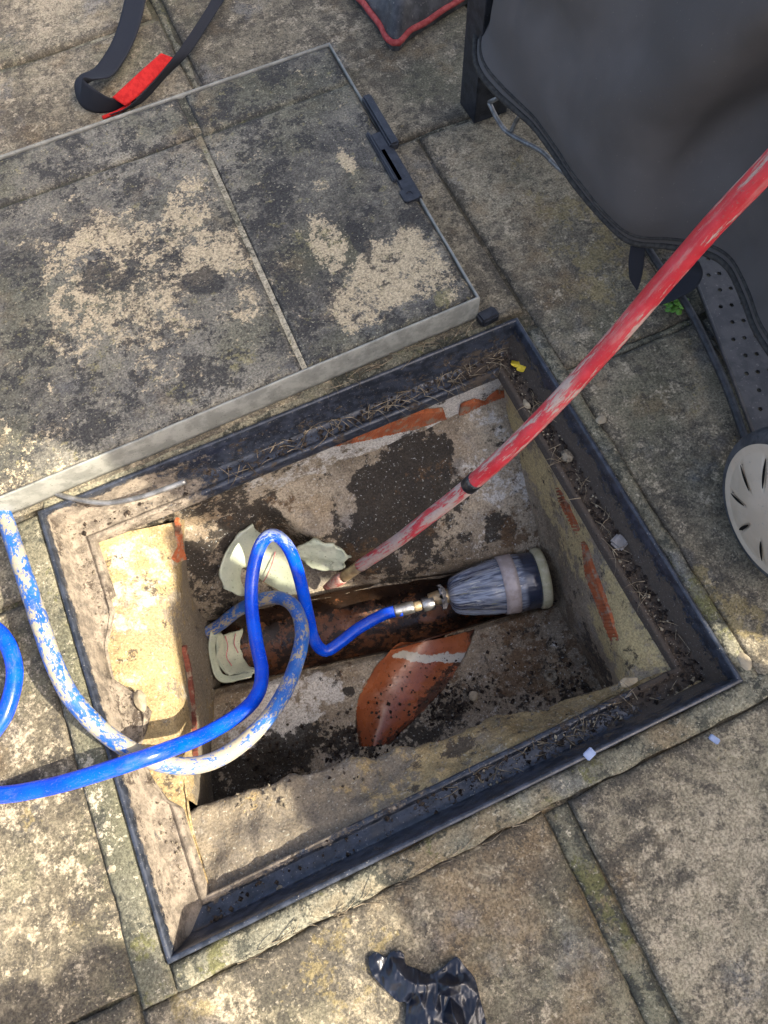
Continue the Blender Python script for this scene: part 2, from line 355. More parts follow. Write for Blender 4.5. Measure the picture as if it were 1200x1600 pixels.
def slab(name, x0, x1, y0, y1, mat, parent, zt=0., res=.006, amp=.0016, th=.03, round_=.0042, wob=.0020, tilt=.0012, B=(), C=(), D=(), edgeC=.5, s=0, riven=1., cracks=(), corners=None, sandy_shade_lift=0., tone=0.):
    nx = max(4, int((x1 - x0) / res)); ny = max(4, int((y1 - y0) / res))
    gx = np.linspace(x0, x1, nx); gy = np.linspace(y0, y1, ny)
    X, Y = np.meshgrid(gx, gy, indexing='ij'); P = np.stack([X.ravel(), Y.ravel(), np.full(X.size, s * 3.1)], 1)
    d = np.minimum(np.minimum(P[:, 0] - x0, x1 - P[:, 0]), np.minimum(P[:, 1] - y0, y1 - P[:, 1]))
    n = fbm(P, 9, 5, s); n2 = fbm(P, 45, 4, s + 3)
    rr = round_ * (1 + .8 * fbm(P, 40, 3, s + 9))
    z = zt + riven * amp * (n * 1.5 + n2 * .6) - round_ * .75 * (1 - np.sqrt(np.clip(1 - (1 - np.clip(d / np.maximum(rr, 1e-4), 0, 1)) ** 2, 0, 1)))
    t = np.sin(s * 12.9) * tilt, np.cos(s * 7.7) * tilt
    z += t[0] * (P[:, 0] - x0) / (x1 - x0) + t[1] * (P[:, 1] - y0) / (y1 - y0)
    V = P.copy(); V[:, 2] = z
    e = 1 - ss(0, .02, d)
    V[:, 0] += e * wob * fbm(P, 30, 4, s + 20); V[:, 1] += e * wob * fbm(P, 30, 4, s + 30)
    # skirt
    ring = [(i, 0) for i in range(nx)] + [(nx - 1, j) for j in range(1, ny)] + [(i, ny - 1) for i in range(nx - 2, -1, -1)] + [(0, j) for j in range(ny - 2, 0, -1)]
    ids = np.array([i * ny + j for i, j in ring]); low = V[ids].copy(); low[:, 2] = zt - th
    F = grid_faces(nx, ny).tolist(); k = len(V); m = len(ids)
    F += [[int(ids[i]), k + i, k + (i + 1) % m, int(ids[(i + 1) % m])] for i in range(m)]
    V = np.vstack([V, low])
    if corners is not None:                       # settle the rectangle on four measured corners
        a = ((V[:, 0] - x0) / (x1 - x0))[:, None]; b = ((V[:, 1] - y0) / (y1 - y0))[:, None]; c4 = [np.array(q) for q in corners]
        V[:, :2] = (1 - a) * (1 - b) * c4[0] + a * (1 - b) * c4[1] + a * b * c4[2] + (1 - a) * b * c4[3]
    dd = np.r_[d, np.zeros(m)]
    at_ = {'mB': blobs(V, B, s=s + 4) + sandy_shade_lift, 'mC': np.maximum(blobs(V, C, s=s + 7), edgeC * (1 - ss(.0, .022, dd + .008 * fbm(V, 25, 3, s + 2)))), 'mD': blobs(V, D, s=s + 11), 'tone': np.full(len(V), tone)}
    return mk(name, V, F, mat, parent, at_)

Y1, Y2 = .181, -.311
slabs = [
 # x0, x1, y0, y1, pale patches, dark patches, lichen/brown patches
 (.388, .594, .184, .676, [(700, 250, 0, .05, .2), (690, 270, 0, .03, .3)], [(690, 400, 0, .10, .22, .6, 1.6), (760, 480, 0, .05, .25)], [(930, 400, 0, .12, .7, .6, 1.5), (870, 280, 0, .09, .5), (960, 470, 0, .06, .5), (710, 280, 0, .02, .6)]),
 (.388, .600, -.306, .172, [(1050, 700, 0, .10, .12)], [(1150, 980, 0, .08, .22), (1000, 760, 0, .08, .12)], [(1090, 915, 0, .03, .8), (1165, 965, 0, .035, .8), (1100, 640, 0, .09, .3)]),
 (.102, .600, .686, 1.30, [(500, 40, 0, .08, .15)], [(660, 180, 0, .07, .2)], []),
 (.102, .380, .30, .676, [], [], []),
 (-.62, .080, .296, 1.148, [(60, 330, 0, .05, .1)], [], []),
 (-.62, .072, 1.164, 1.80, [(60, 40, 0, .08, .2)], [(60, 90, 0, .06, .2)], []),
 (.092, .600, 1.312, 1.90, [], [], []),
 (-1.1, -.406, .181, .70, [(10, 900, 0, .08, .2)], [], []),
 (-1.1, -.404, -.2975, .172, [(60, 1300, 0, .16, .20), (40, 1180, 0, .08, .2)], [(170, 1420, 0, .06, .18), (150, 1500, 0, .05, .2)], [(30, 1280, 0, .02, .5), (120, 1450, 0, .015, .5)]),
 (-1.1, -.4085, -.82, -.3015, [], [], []),
 (-.4055, .076, -.90, -.3195, [(350, 1580, 0, .05, .3)], [(470, 1500, 0, .055, .8, 1.3, 1.), (590, 1490, 0, .05, .42), (680, 1500, 0, .05, .2), (420, 1590, 0, .04, .4)], [(540, 1510, 0, .06, .55), (300, 1590, 0, .03, .7), (480, 1560, 0, .05, .4)]),
 (.110, .75, -.90, -.3205, [(1150, 1420, 0, .13, .34), (1100, 1500, 0, .10, .26)], [(950, 1330, 0, .09, .18), (1080, 1240, 0, .05, .15)], [(1160, 1190, 0, .05, .3)]),
 (.612, 1.15, .184, .80, [], [], []), (.612, 1.15, -.32, .172, [], [], []), (.612, 1.15, .812, 1.40, [], [], []), (.762, 1.4, -.9, -.334, [], [], []),
]
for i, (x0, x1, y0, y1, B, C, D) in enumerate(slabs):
    slab('paving_slab', x0, x1, y0, y1, m_slab, patio, B=B, C=C, D=D, s=i + 1, res=.0055 if i < 12 else .02, sandy_shade_lift={8: .06, 10: .05, 11: .08, 9: .1, 0: .06, 1: .06, 2: .08, 4: .10, 5: .1}.get(i, 0), tone={0: .05, 1: .02, 2: -.04, 4: .12, 5: .2, 8: -.26, 10: -.06, 11: .06, 9: -.26}.get(i, 0))  # colour evens out the light: shaded upper-right slabs paler, sunlit left slabs darker
for gx in range(-3, 4):                              # further slabs beyond the picture
    for gy in range(-3, 4):
        x0, y0 = gx * .72 - .36 + (.0), gy * .72 - .36
        if -1.75 < x0 < 1.2 and -1.65 < y0 < 1.55: continue
        slab('paving_slab', x0, x0 + .708, y0, y0 + .708, m_slab, patio, s=40 + gx + gy * 7, res=.06)
# cement haunching round the frame and pointing between slabs
slab('mortar_strip', -.3645, .402, -.3175, -OY - .001, m_mort, patio, zt=.0005, res=.004, amp=.002, round_=.004, wob=.005, s=61, C=[(560, 1375, 0, .05, .4), (470, 1420, 0, .04, .3)], D=[(340, 1490, 0, .02, .5), (900, 1200, 0, .05, .3)], edgeC=.4)
slab('mortar_strip', OX + .001, .3855, -.305, .262, m_mort, patio, zt=.001, res=.004, amp=.003, round_=.003, wob=.004, s=62, C=[(900, 600, 0, .04, .3)], D=[(1100, 930, 0, .04, .5)], edgeC=.4)
slab('mortar_strip', -.4020, -OX - .001, -.3185, .285, m_mort, patio, zt=.001, res=.004, amp=.002, round_=.004, wob=.004, s=63, tone=-.15, B=[(150, 1250, 0, .06, .4, .3, 1.5)], C=[(220, 1440, 0, .03, .5)], D=[(225, 1480, 0, .02, .6)], edgeC=.25)  # tone lowered because this strip lies in the sun
slab('mortar_strip', -.36, .335, OY + .001, .330, m_mort, patio, zt=.0, res=.005, amp=.003, round_=.004, wob=.005, s=64, C=[(560, 600, 0, .06, .7), (700, 540, 0, .06, .7), (400, 670, 0, .05, .5)], edgeC=.4)
slab('mortar_strip', .078, .107, -.86, -.322, m_mort, patio, zt=-.0035, res=.004, amp=.002, round_=.003, wob=.003, s=65, C=[(900, 1380, 0, .05, .5)], D=[(930, 1420, 0, .06, .5)], edgeC=.7, tone=-.22)
slab('mortar_strip', .390, .60, .1735, .1825, m_mort, patio, zt=-.004, res=.004, amp=.003, s=66, round_=.002)
slab('mortar_strip', .597, .610, -.30, .66, m_mort, patio, zt=-.005, res=.004, amp=.004, s=67, round_=.002, D=[(1060, 520, 0, .06, .6)])
slab('mortar_strip', .38, .60, .678, .684, m_mort, patio, zt=-.004, res=.005, amp=.004, s=68, round_=.002)
slab('mortar_strip', .083, .099, .93, 1.5, m_mort, patio, zt=-.005, res=.005, amp=.003, s=69, round_=.002)
slab('mortar_strip', -.6, .075, 1.150, 1.162, m_mort, patio, zt=-.006, res=.006, amp=.004, s=70, round_=.002)

# ------------------------------------------------------------------ manhole frame
fr = thing('manhole_surround', (0, 0, -.07), 'black recessed rectangular manhole frame set in the paving, ledge full of dirt', 'manhole frame')
prof = [(.0005, -.085), (.0, .0025), (.0012, .0045), (.0048, .0045), (.0062, .0025), (.0085, -.012), (.0150, -.047), (.0175, -.050),
        (.024, -.0505), (.031, -.050), (.0345, -.0512), (.0365, -.0512), (.0385, -.0475), (.0405, -.0465), (.0445, -.0468), (.0462, -.049), (.0465, -.066)]
brk = ats([(168, 930, -.05), (175, 952, -.05), (165, 1010, -.05), (175, 1060, -.05), (213, 1085, -.05), (232, 1110, -.05), (215, 1170, -.05), (235, 1215, -.05), (260, 1250, -.05), (286, 1265, -.05), (292, 1285, -.05)])
def rail(side):
    n = 150; t = np.linspace(0, 1, n); V = []
    for (o, z) in prof:
        a = OX - o; b = OY - o
        if side == 'near': q = np.stack([-a + 2 * a * t, np.full(n, -b)], 1)
        if side == 'far': q = np.stack([a - 2 * a * t, np.full(n, b)], 1)
        if side == 'right': q = np.stack([np.full(n, a), -b + 2 * b * t], 1)
        if side == 'left': q = np.stack([np.full(n, -a), b - 2 * b * t], 1)
        V.append(np.c_[q, np.full(n, z)])
    V = np.array(V)                                # prof, n, 3
    for k, (o, z) in enumerate(prof):
        if side == 'left' and o > .016:            # the inner edge has broken away along part of this side
            y = V[k, :, 1]; xe = np.interp(-y, -brk[:, 1], brk[:, 0], left=9, right=9)
            cut = np.minimum(V[k, :, 0], xe - .0004 * (len(prof) - k))
            zz = np.where(xe < V[k, :, 0] - .001, np.minimum(V[k, :, 2], -.050 - (.012 if k == len(prof) - 1 else 0)), V[k, :, 2])
            V[k, :, 0] = cut; V[k, :, 2] = zz
    W = V.reshape(-1, 3); nn = fbm(W, 28, 5, 5)
    zf = ss(-.03, -.048, W[:, 2])
    W = W + np.c_[np.zeros(len(W)), np.zeros(len(W)), np.abs(nn) * .0022 * zf + nn * .0004]
    mB = {'left': np.full(len(W), 1.05), 'near': .30 * ss(-.05, -.33, W[:, 0]) + 0 * nn, 'far': 1.1 * ss(-.08, -.24, W[:, 0]) - .05, 'right': np.full(len(W), -.10)}[side]
    mB = mB - 1.0 * ss(-.006, .002, W[:, 2])
    if side == 'near':
        mB = mB - .35 * ss(-.25, -.29, W[:, 1]) + .55 * ss(-.2555, -.2475, W[:, 1]) * ss(.02, -.10, W[:, 0])
    mC = {'left': .28 + .45 * nn, 'near': .20 + .35 * ss(.0, .30, W[:, 0]), 'far': .30 + 0 * nn, 'right': .95 + 0 * nn}[side]
    mC = mC - 1.0 * ss(-.006, .002, W[:, 2])
    if side == 'right': mC = mC - .55 * ss(-.047, -.036, W[:, 2])
    mC = mC + .35 * ss(.20, .32, W[:, 0]) * ss(-.02, -.045, W[:, 2])
    F = grid_faces(len(prof), n)
    return mk('rail', W, F, m_frame, fr, {'mB': mB, 'mC': mC}, recalc=False)
for sd in ('near', 'far', 'right', 'left'): rail(sd)
# ------------------------------------------------------------------ chamber below the frame
ch = thing('inspection_chamber', (0, 0, -.40), 'open rendered brick drain chamber with stained benching below the frame', 'drain chamber')
def yc(x): return .033 - .215 * x
def hw(x): return .0565 - .022 * np.clip(x / .3, 0, 1)
TL_ = ats([(625, 1000, -.292), (585, 1045, -.292), (560, 1092, -.29), (556, 1130, -.288), (562, 1166, -.285)])
TR_ = ats([(742, 981, -.293), (728, 1020, -.292), (694, 1075, -.29), (650, 1120, -.288), (608, 1162, -.285)])
tpoly = np.vstack([TL_, TR_[::-1]])
BRA, BRB = at(395, 850, -.24)[:2], at(560, 945, -.30)[:2]       # side branch in the far benching
def bench_z(x, y):
    P = np.stack([x, y, np.zeros_like(x)], 1); n = fbm(P, 16, 5, 2); n2 = fbm(P, 70, 4, 9)
    c = yc(x); h = hw(x)
    dN = (c - h) - y; dF = y - (c + h)
    zn = -.302 + .10 * np.clip(dN, 0, 1) + .010 * n + .003 * n2
    soil = np.exp(-(((x + .23) / .075) ** 2 + ((y + .135) / .05) ** 2)); zn = zn - .03 * soil + .012 * soil * fbm(P, 90, 3, 4)
    zf = -.298 + .138 * np.clip(dF / np.maximum(.045, .246 - (c + h)), 0, 1) + .009 * n + .003 * n2 + .02 * ss(0, .02, dF) 
    d = BRB - BRA; L = np.hypot(*d); t = ((x - BRA[0]) * d[0] + (y - BRA[1]) * d[1]) / L; r = np.abs((x - BRA[0]) * -d[1] + (y - BRA[1]) * d[0]) / L
    trough = ss(.050, .036, r) * ss(.0, .05, t)
    zf = zf * (1 - trough) + trough * np.minimum(zf, -.315 + .25 * r)
    z = np.where(dN > 0, zn, np.where(dF > 0, zf, -.45))
    return z, dN, dF
xs = np.linspace(-.335, .36, 240); 
def bench(name, near, B, C, D):
    u = np.linspace(0, 1, 110) ** 1.15; X, U = np.meshgrid(xs, u, indexing='ij'); X = X.ravel(); U = U.ravel()
    c = yc(X); h = hw(X) + .0015
    e = c - h if near else c + h
    P0 = np.stack([X, e, np.zeros_like(X)], 1); e = e + .0035 * fbm(P0, 35, 4, 31)
    Y = e + (-.27 - e) * U if near else e + (.275 - e) * U
    z, dN, dF = bench_z(X, np.where(near, np.minimum(Y, c - hw(X) - 1e-4), np.maximum(Y, c + hw(X) + 1e-4)))
    z = z - .010 * (1 - ss(0, .06, U)) * (1 if near else .4)
    if near: 
        ins = inpoly(X, Y, tpoly); z = z - .055 * ins
    V = np.stack([X, Y, z], 1)
    lipr = V.reshape(len(xs), 110, 3)[:, 0].copy(); lipr[:, 2] -= .03; lipr[:, 1] += (-.004 if near else .012)
    G = np.concatenate([lipr[:, None], V.reshape(len(xs), 110, 3)], 1); V = G.reshape(-1, 3)
    F = grid_faces(len(xs), 111)
    return mk(name, V, F, m_bench, ch, {'mB': blobs(V, B, s=5), 'mC': blobs(V, C, s=8, wob=.6, sc=26), 'mD': blobs(V, D, s=12)}, recalc=False)
bench('near_benching', True,
      B=[(440, 1110, -.29, .075, .95), (490, 1085, -.29, .055, .85), (380, 1150, -.29, .05, .7)],
      C=[(430, 1190, -.29, .07, 1.0, 1.7, .7), (360, 1205, -.29, .05, 1.0), (540, 1160, -.29, .035, .8), (720, 1100, -.29, .07, .45), (850, 1040, -.29, .10, .42), (900, 1060, -.29, .06, .6), (610, 1180, -.29, .05, .6), (660, 1130, -.29, .04, .6), (545, 1080, -.29, .012, .8)],
      D=[(860, 1000, -.29, .14, .62), (740, 1080, -.29, .08, .5), (540, 1030, -.29, .05, .25)])
bench('far_benching', False,
      B=[(760, 660, -.16, .035, .8), (480, 790, -.2, .035, .6), (760, 740, -.2, .06, .5), (805, 760, -.22, .06, .6), (560, 720, -.17, .03, .4)],
      C=[(650, 735, -.17, .075, 1.4), (620, 800, -.22, .105, 1.4), (570, 850, -.25, .085, 1.25), (700, 830, -.25, .06, .55), (780, 820, -.24, .035, .8), (380, 830, -.2, .09, .85, 1., 1.), (330, 850, -.2, .07, .9), (480, 860, -.25, .05, .7), (650, 890, -.28, .06, .6, 1.6, .6), (330, 930, -.25, .06, .6), (440, 780, -.2, .03, .5)],
      D=[(820, 830, -.26, .06, .6), (500, 760, -.18, .04, .5), (690, 770, -.2, .09, .35), (560, 870, -.27, .07, .6), (420, 790, -.2, .08, .5)])
# open clay channel along the bottom
cx = np.linspace(-.36, .40, 120); a = np.linspace(-.12, math.pi + .12, 25)
V = np.array([[x, yc(x) + (hw(x) + .004) * math.cos(k), -.300 - (.060) * math.sin(k)] for x in cx for k in a])
V[:, 2] += .0016 * fbm(V, 50, 4, 3)
tt = np.tile(a, len(cx))
channel = mk('channel', V, grid_faces(120, 25)[:, ::-1], m_channel, ch, {'mC': .15 + .45 * ss(1.2, .2, tt) + .35 * ss(2.4, 3.0, tt), 'mB': np.zeros(len(V))})
# orange clay half pipe joining from the near side
R_ = np.linspace(0, 1, 24); lo, ro = spline(TL_, 60), spline(TR_, 60)
lo[:, :2] += .004 * np.stack([fbm(lo, 60, 4, 1), fbm(lo, 60, 4, 2)], 1); ro[:, :2] += .007 * np.stack([fbm(ro, 55, 4, 3), fbm(ro, 55, 4, 4)], 1)
V = np.array([lo[i] * (1 - t) + ro[i] * t + np.array([0, 0, -.032 * math.sin(math.pi * t) ** .8 - .004]) for i in range(60) for t in R_])
V[:, 2] += .0012 * fbm(V, 40, 4, 7)
ti = np.repeat(np.arange(60), 24); tj = np.tile(R_, 60); wv = 2.2 * fbm(V, 40, 3, 9)
mk('clay_branch', V, grid_faces(60, 24), m_terra, ch, {'mC': .75 * ss(.72, 1.0, tj + .15 * fbm(V, 30, 3, 2)) + .5 * ss(.12, .0, tj) + .45 * ss(44, 58, ti) + blobs(V, [(650, 1070, -.31, .03, .4), (685, 1095, -.3, .03, .6)], s=3) - .8 * np.exp(-((ti - 9 + wv) / 3.) ** 2), 'mB': 1.35 * np.exp(-((ti - 8 - 5 * tj + wv) / 2.6) ** 2) * ss(.02, .12, tj)})
# walls: lofts from the underside of the frame to the benching
lip = lambda u, v, z=-.058: at(u, v, z)
# left wall, rounded out with yellow mortar
top = [(-.352, .262, -.054), (-.354, .12, -.056), (-.358, .03, -.058), (-.357, -.06, -.058), (-.352, -.15, -.056), (-.345, -.262, -.054)]
r1 = np.array([(-.318, .252, -.062), (-.318, .12, -.067), (-.330, .03, -.068), (-.335, -.06, -.064), (-.325, -.14, -.062), (-.32, -.262, -.064)])
r2 = ats([(262, 818, -.085), (268, 900, -.105), (268, 1000, -.105), (276, 1100, -.095), (284, 1180, -.080), (292, 1262, -.064)])
r3 = ats([(284, 812, -.095), (288, 888, -.175), (292, 967, -.185), (296, 1061, -.180), (303, 1180, -.130), (309, 1258, -.085)])
r4 = ats([(290, 822, -.28), (304, 905, -.285), (320, 967, -.295), (334, 1061, -.302), (330, 1180, -.29), (324, 1262, -.25)])
r5 = r4 + np.array([.006, 0, -.06])
V, F = loft([np.array(top), r1, r2, r3, r4, r5], 170, 90, .0035, 26, 3)
q = V.reshape(170, 90, 3)
jj = np.tile(np.linspace(0, 5, 90), 170)
left = mk('wall', V, F, m_yel, ch, {'mB': blobs(V, [(215, 880, -.08, .05, .45), (200, 950, -.08, .05, .5), (260, 880, -.1, .03, .3)], s=5), 'mC': blobs(V, [(255, 970, -.1, .02, .35), (230, 850, -.08, .012, .3), (190, 1040, -.08, .03, .3), (270, 1230, -.07, .02, .4)], s=6) + .08 + .40 * ss(2.9, 3.7, jj), 'mD': .95 * ss(1.95, 2.5, jj) + blobs(V, [(275, 960, -.12, .045, .75), (265, 1080, -.1, .025, .5)], s=7)})
# far wall
rows = [[(-.36, .262, -.055), (0, .264, -.055), (.37, .262, -.055)], [(-.36, .2535, -.066), (0, .256, -.066), (.37, .2535, -.066)], [(-.36, .250, -.12), (0, .2515, -.12), (.37, .250, -.12)], [(-.36, .240, -.16), (0, .240, -.16), (.37, .240, -.16)], [(-.36, .226, -.21), (0, .226, -.21), (.37, .226, -.21)]]
V, F = loft([np.array(r) for r in rows], 220, 44, .0035, 30, 8)
mk('wall', V, F[:, ::-1], m_bench, ch, {'mB': blobs(V, [(700, 622, -.075, .05, 1.3, 2.5, .8), (600, 662, -.075, .05, 1.3, 2.5, .7), (740, 655, -.13, .03, .8, 2, .6), (470, 720, -.1, .05, .5, 2, .6)], s=2), 'mC': blobs(V, [(330, 800, -.1, .08, .6, 2, 1), (640, 700, -.15, .04, .6)], s=3), 'mD': blobs(V, [(480, 720, -.1, .04, .3)], s=3)})
# right wall, not quite square to the frame
r0 = ats([(786, 574, -.056), (857, 700, -.056), (918, 808, -.056), (980, 922, -.056), (1052, 1052, -.056), (1062, 1070, -.056)]) + np.array([.012, 0, 0])
r1 = ats([(785, 588, -.068), (853, 705, -.068), (912, 812, -.068), (975, 925, -.066), (1036, 1036, -.064), (1050, 1066, -.066)])
r2 = ats([(788, 605, -.09), (860, 735, -.09), (906, 825, -.10), (936, 905, -.105), (976, 1022, -.105), (992, 1068, -.100)])
r3 = ats([(790, 622, -.13), (853, 748, -.13), (893, 830, -.135), (920, 912, -.14), (962, 1030, -.14), (980, 1075, -.13)])
r4 = ats([(800, 700, -.20), (843, 790, -.20), (870, 860, -.22), (893, 930, -.22), (948, 1052, -.22), (965, 1092, -.21)])
r5 = ats([(828, 860, -.33), (838, 880, -.33), (850, 930, -.335), (878, 985, -.33), (930, 1078, -.33), (948, 1112, -.33)])
V, F = loft([r0, r1, r2, r3, r4, r5], 170, 80, .0035, 28, 11)
jj = np.tile(np.linspace(0, 5, 80), 170)
mk('wall', V, F[:, ::-1], m_rend, ch, {'mB': .85 * ss(2.6, 2.1, jj) + blobs(V, [(845, 770, -.18, .05, .3)], s=5), 'mC': blobs(V, [(985, 1030, -.1, .022, .6), (940, 1050, -.25, .06, .8), (900, 980, -.25, .05, .35), (862, 735, -.1, .02, .4)], s=6) + .25 * ss(4.1, 5, jj), 'mD': .45 * ss(2.9, 3.6, jj) * (1 - .8 * blobs(V, [(880, 800, -.2, .06, 1.)])) + .3 * ss(3.8, 4.6, jj)})
# near ledge of rough mortar
n0 = np.array([(-.345, -.272, -.056), (-.10, -.275, -.056), (.12, -.275, -.056), (.345, -.272, -.056)])
n1 = np.array([(-.335, -.236, -.064), (-.10, -.240, -.062), (.12, -.240, -.062), (.345, -.238, -.064)])
n2 = ats([(300, 1300, -.072), (480, 1265, -.082), (680, 1195, -.085), (1020, 1068, -.075)])
n3 = ats([(296, 1266, -.078), (345, 1247, -.09), (430, 1222, -.095), (500, 1203, -.10), (590, 1178, -.11), (700, 1152, -.115), (800, 1118, -.12), (900, 1092, -.13), (950, 1080, -.125), (985, 1068, -.10), (1000, 1064, -.085)])
n4 = n3 + np.array([.0, -.012, -.05]); n5 = n3 + np.array([0, -.02, -.26])
V, F = loft([n0, n1, n2, n3, n4, n5], 260, 70, .013, 30, 15, 6)
jj = np.tile(np.linspace(0, 5, 70), 260)
mk('wall', V, F, m_yel, ch, {'mB': .06 + 0 * jj, 'mC': blobs(V, [(720, 1165, -.1, .02, .9, 1.8, .7), (640, 1200, -.1, .02, .5), (400, 1300, -.08, .04, .62), (360, 1330, -.08, .04, .5), (450, 1290, -.08, .05, .45), (760, 1150, -.1, .015, .6)], s=6) + .14 + .5 * ss(3.4, 4.2, jj), 'mD': blobs(V, [(420, 1290, -.08, .12, 1.0), (560, 1250, -.08, .09, .75), (350, 1360, -.07, .08, 1.0), (660, 1190, -.08, .05, .35)], s=9) + .12 + .5 * ss(3.3, 4, jj)})
ledgeV = V[(jj > 1.15) & (jj < 3.05)]
# chamber floor and outer shell below everything
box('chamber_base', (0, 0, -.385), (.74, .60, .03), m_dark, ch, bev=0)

def brick_face(poly, out, lift=.0014, mat=None, s=0):
    """an exposed ribbed brick face; poly = outline in 3-D, out = the way it faces"""
    P = np.array(poly); c = P.mean(0); out = np.linalg.svd(P - c)[2][2]; out = out * np.sign(out @ (CAM - c))
    ex = P[np.argmax(np.linalg.norm(P - P[0], axis=1))] - P[0]; ex -= out * (ex @ out); ex /= np.linalg.norm(ex); ey = np.cross(out, ex)
    q = np.stack([(P - c) @ ex, (P - c) @ ey], 1); nx, ny = 90, 16
    gx = np.linspace(q[:, 0].min(), q[:, 0].max(), nx); V = []; 
    for x in gx:                                   # column by column between the outline's lower and upper edge
        ys = []
        for i in range(len(q)):
            a_, b_ = q[i], q[(i + 1) % len(q)]
            if (a_[0] - x) * (b_[0] - x) <= 0 and abs(a_[0] - b_[0]) > 1e-9: ys.append(a_[1] + (b_[1] - a_[1]) * (x - a_[0]) / (b_[0] - a_[0]))
        y0, y1 = (min(ys), max(ys)) if ys else (0, 0)
        y0 += .0028 * (vnoise(np.array([[x * 160, s * 3., 0.]]), s)[0] - .5) + .0016 * (vnoise(np.array([[x * 520, s * 3., 0.]]), s)[0] - .5); y1 += .0028 * (vnoise(np.array([[x * 160, s * 3., 9.]]), s)[0] - .5) + .0016 * (vnoise(np.array([[x * 520, s * 3., 5.]]), s)[0] - .5)
        for j, t in enumerate(np.linspace(0, 1, ny)):
            h = (.0010 * (math.sin(x / .0052 * 2 * math.pi) > 0) + lift) * (0 if j in (0, ny - 1) else 1) - (.004 if j in (0, ny - 1) else 0)
            V.append(c + ex * x + ey * (y0 + (y1 - y0) * t) + out * h)
    V = np.array(V); V += out * (.0008 * fbm(V, 80, 3, s))[:, None]
    return mk('brick', V, grid_faces(nx, ny), mat or m_brick, ch, smooth=False, recalc=True)
def aty(u, v, y):
    d = RM @ np.array([(u - 600) / FPX, -(v - 800) / FPX, -1.0]); return CAM + d * ((y - CAM[1]) / d[1])
brick_face([aty(u, v, .2480) for u, v in ((522, 697), (575, 672), (612, 652), (640, 645), (693, 640), (697, 654), (645, 672), (590, 684))], 0, s=1)
brick_face([aty(u, v, .2455) for u, v in ((716, 653), (722, 634), (742, 626), (758, 628), (778, 612), (797, 612), (803, 634), (765, 643))], 0, s=2)
brick_face([at(u, v, z) for u, v, z in ((862, 742, -.096), (884, 772, -.094), (897, 797, -.094), (907, 826, -.098), (901, 838, -.13), (889, 815, -.133), (875, 782, -.13))], 0, s=3)
brick_face([at(u, v, z) for u, v, z in ((903, 848, -.105), (917, 850, -.102), (931, 890, -.104), (952, 950, -.105), (973, 1012, -.106), (958, 1016, -.137), (935, 952, -.137), (915, 895, -.136))], 0, s=4)
brick_face([at(u, v, z) for u, v, z in ((272, 813, -.078), (282, 809, -.080), (287, 845, -.112), (288, 874, -.140), (276, 880, -.112), (270, 874, -.100), (279, 855, -.104))], 0, s=5)
brick_face([at(u, v, z) for u, v, z in ((285, 1008, -.145), (292, 1008, -.165), (299, 1045, -.185), (304, 1110, -.172), (309, 1180, -.128), (306, 1182, -.122), (300, 1110, -.160), (294, 1050, -.168))], 0, .002, m_brick_red, s=6)

# pale green liner remnants: curved shells
def shell(name, A, B, r0, r1, a0, a1, mat, parent, th=.003, nu=40, nv=44, jag=.3, s=0, mC=0., up=(0, 0, 1)):
    """broken piece of tube between A and B over the angles a0..a1"""
    A = np.array(A); B = np.array(B); T = B - A; L = np.linalg.norm(T); T /= L; n = np.cross(T, up); n /= np.linalg.norm(n); b = np.cross(n, T)
    V = []; 
    for k, dr in ((0, 0), (1, -th)):
        for i in range(nu):
            a_ = a0 + (a1 - a0) * i / (nu - 1)
            e = jag * (vnoise(np.array([[a_ * 3.1 + s, k * .0, s * 1.]]), s)[0] - .5 + .4 * (vnoise(np.array([[a_ * 9 + s, 0, s]]), s + 1)[0] - .5))
            for j in range(nv):
                t = j / (nv - 1); t2 = t * (1 + e * t); r = r0 + (r1 - r0) * t + dr
                V.append(A + T * L * t2 + r * (math.cos(a_) * n + math.sin(a_) * b))
    V = np.array(V); V += .0012 * np.stack([fbm(V, 40, 3, s), fbm(V, 40, 3, s + 1), fbm(V, 40, 3, s + 2)], 1)
    f = grid_faces(nu, nv); F = f.tolist() + (f[:, ::-1] + nu * nv).tolist(); o = nu * nv
    rim = [i * nv for i in range(nu)] + [(nu - 1) * nv + j for j in range(1, nv)] + [i * nv + nv - 1 for i in range(nu - 2, -1, -1)] + [j for j in range(nv - 2, 0, -1)]
    m = len(rim); F += [[rim[i], rim[(i + 1) % m], rim[(i + 1) % m] + o, rim[i] + o] for i in range(m)]
    return mk(name, V, F, mat, parent, {'mC': np.full(len(V), mC) + .3 * fbm(V, 20, 3, s), 'mB': np.zeros(len(V)), 'wear': np.zeros(len(V))}, recalc=True)
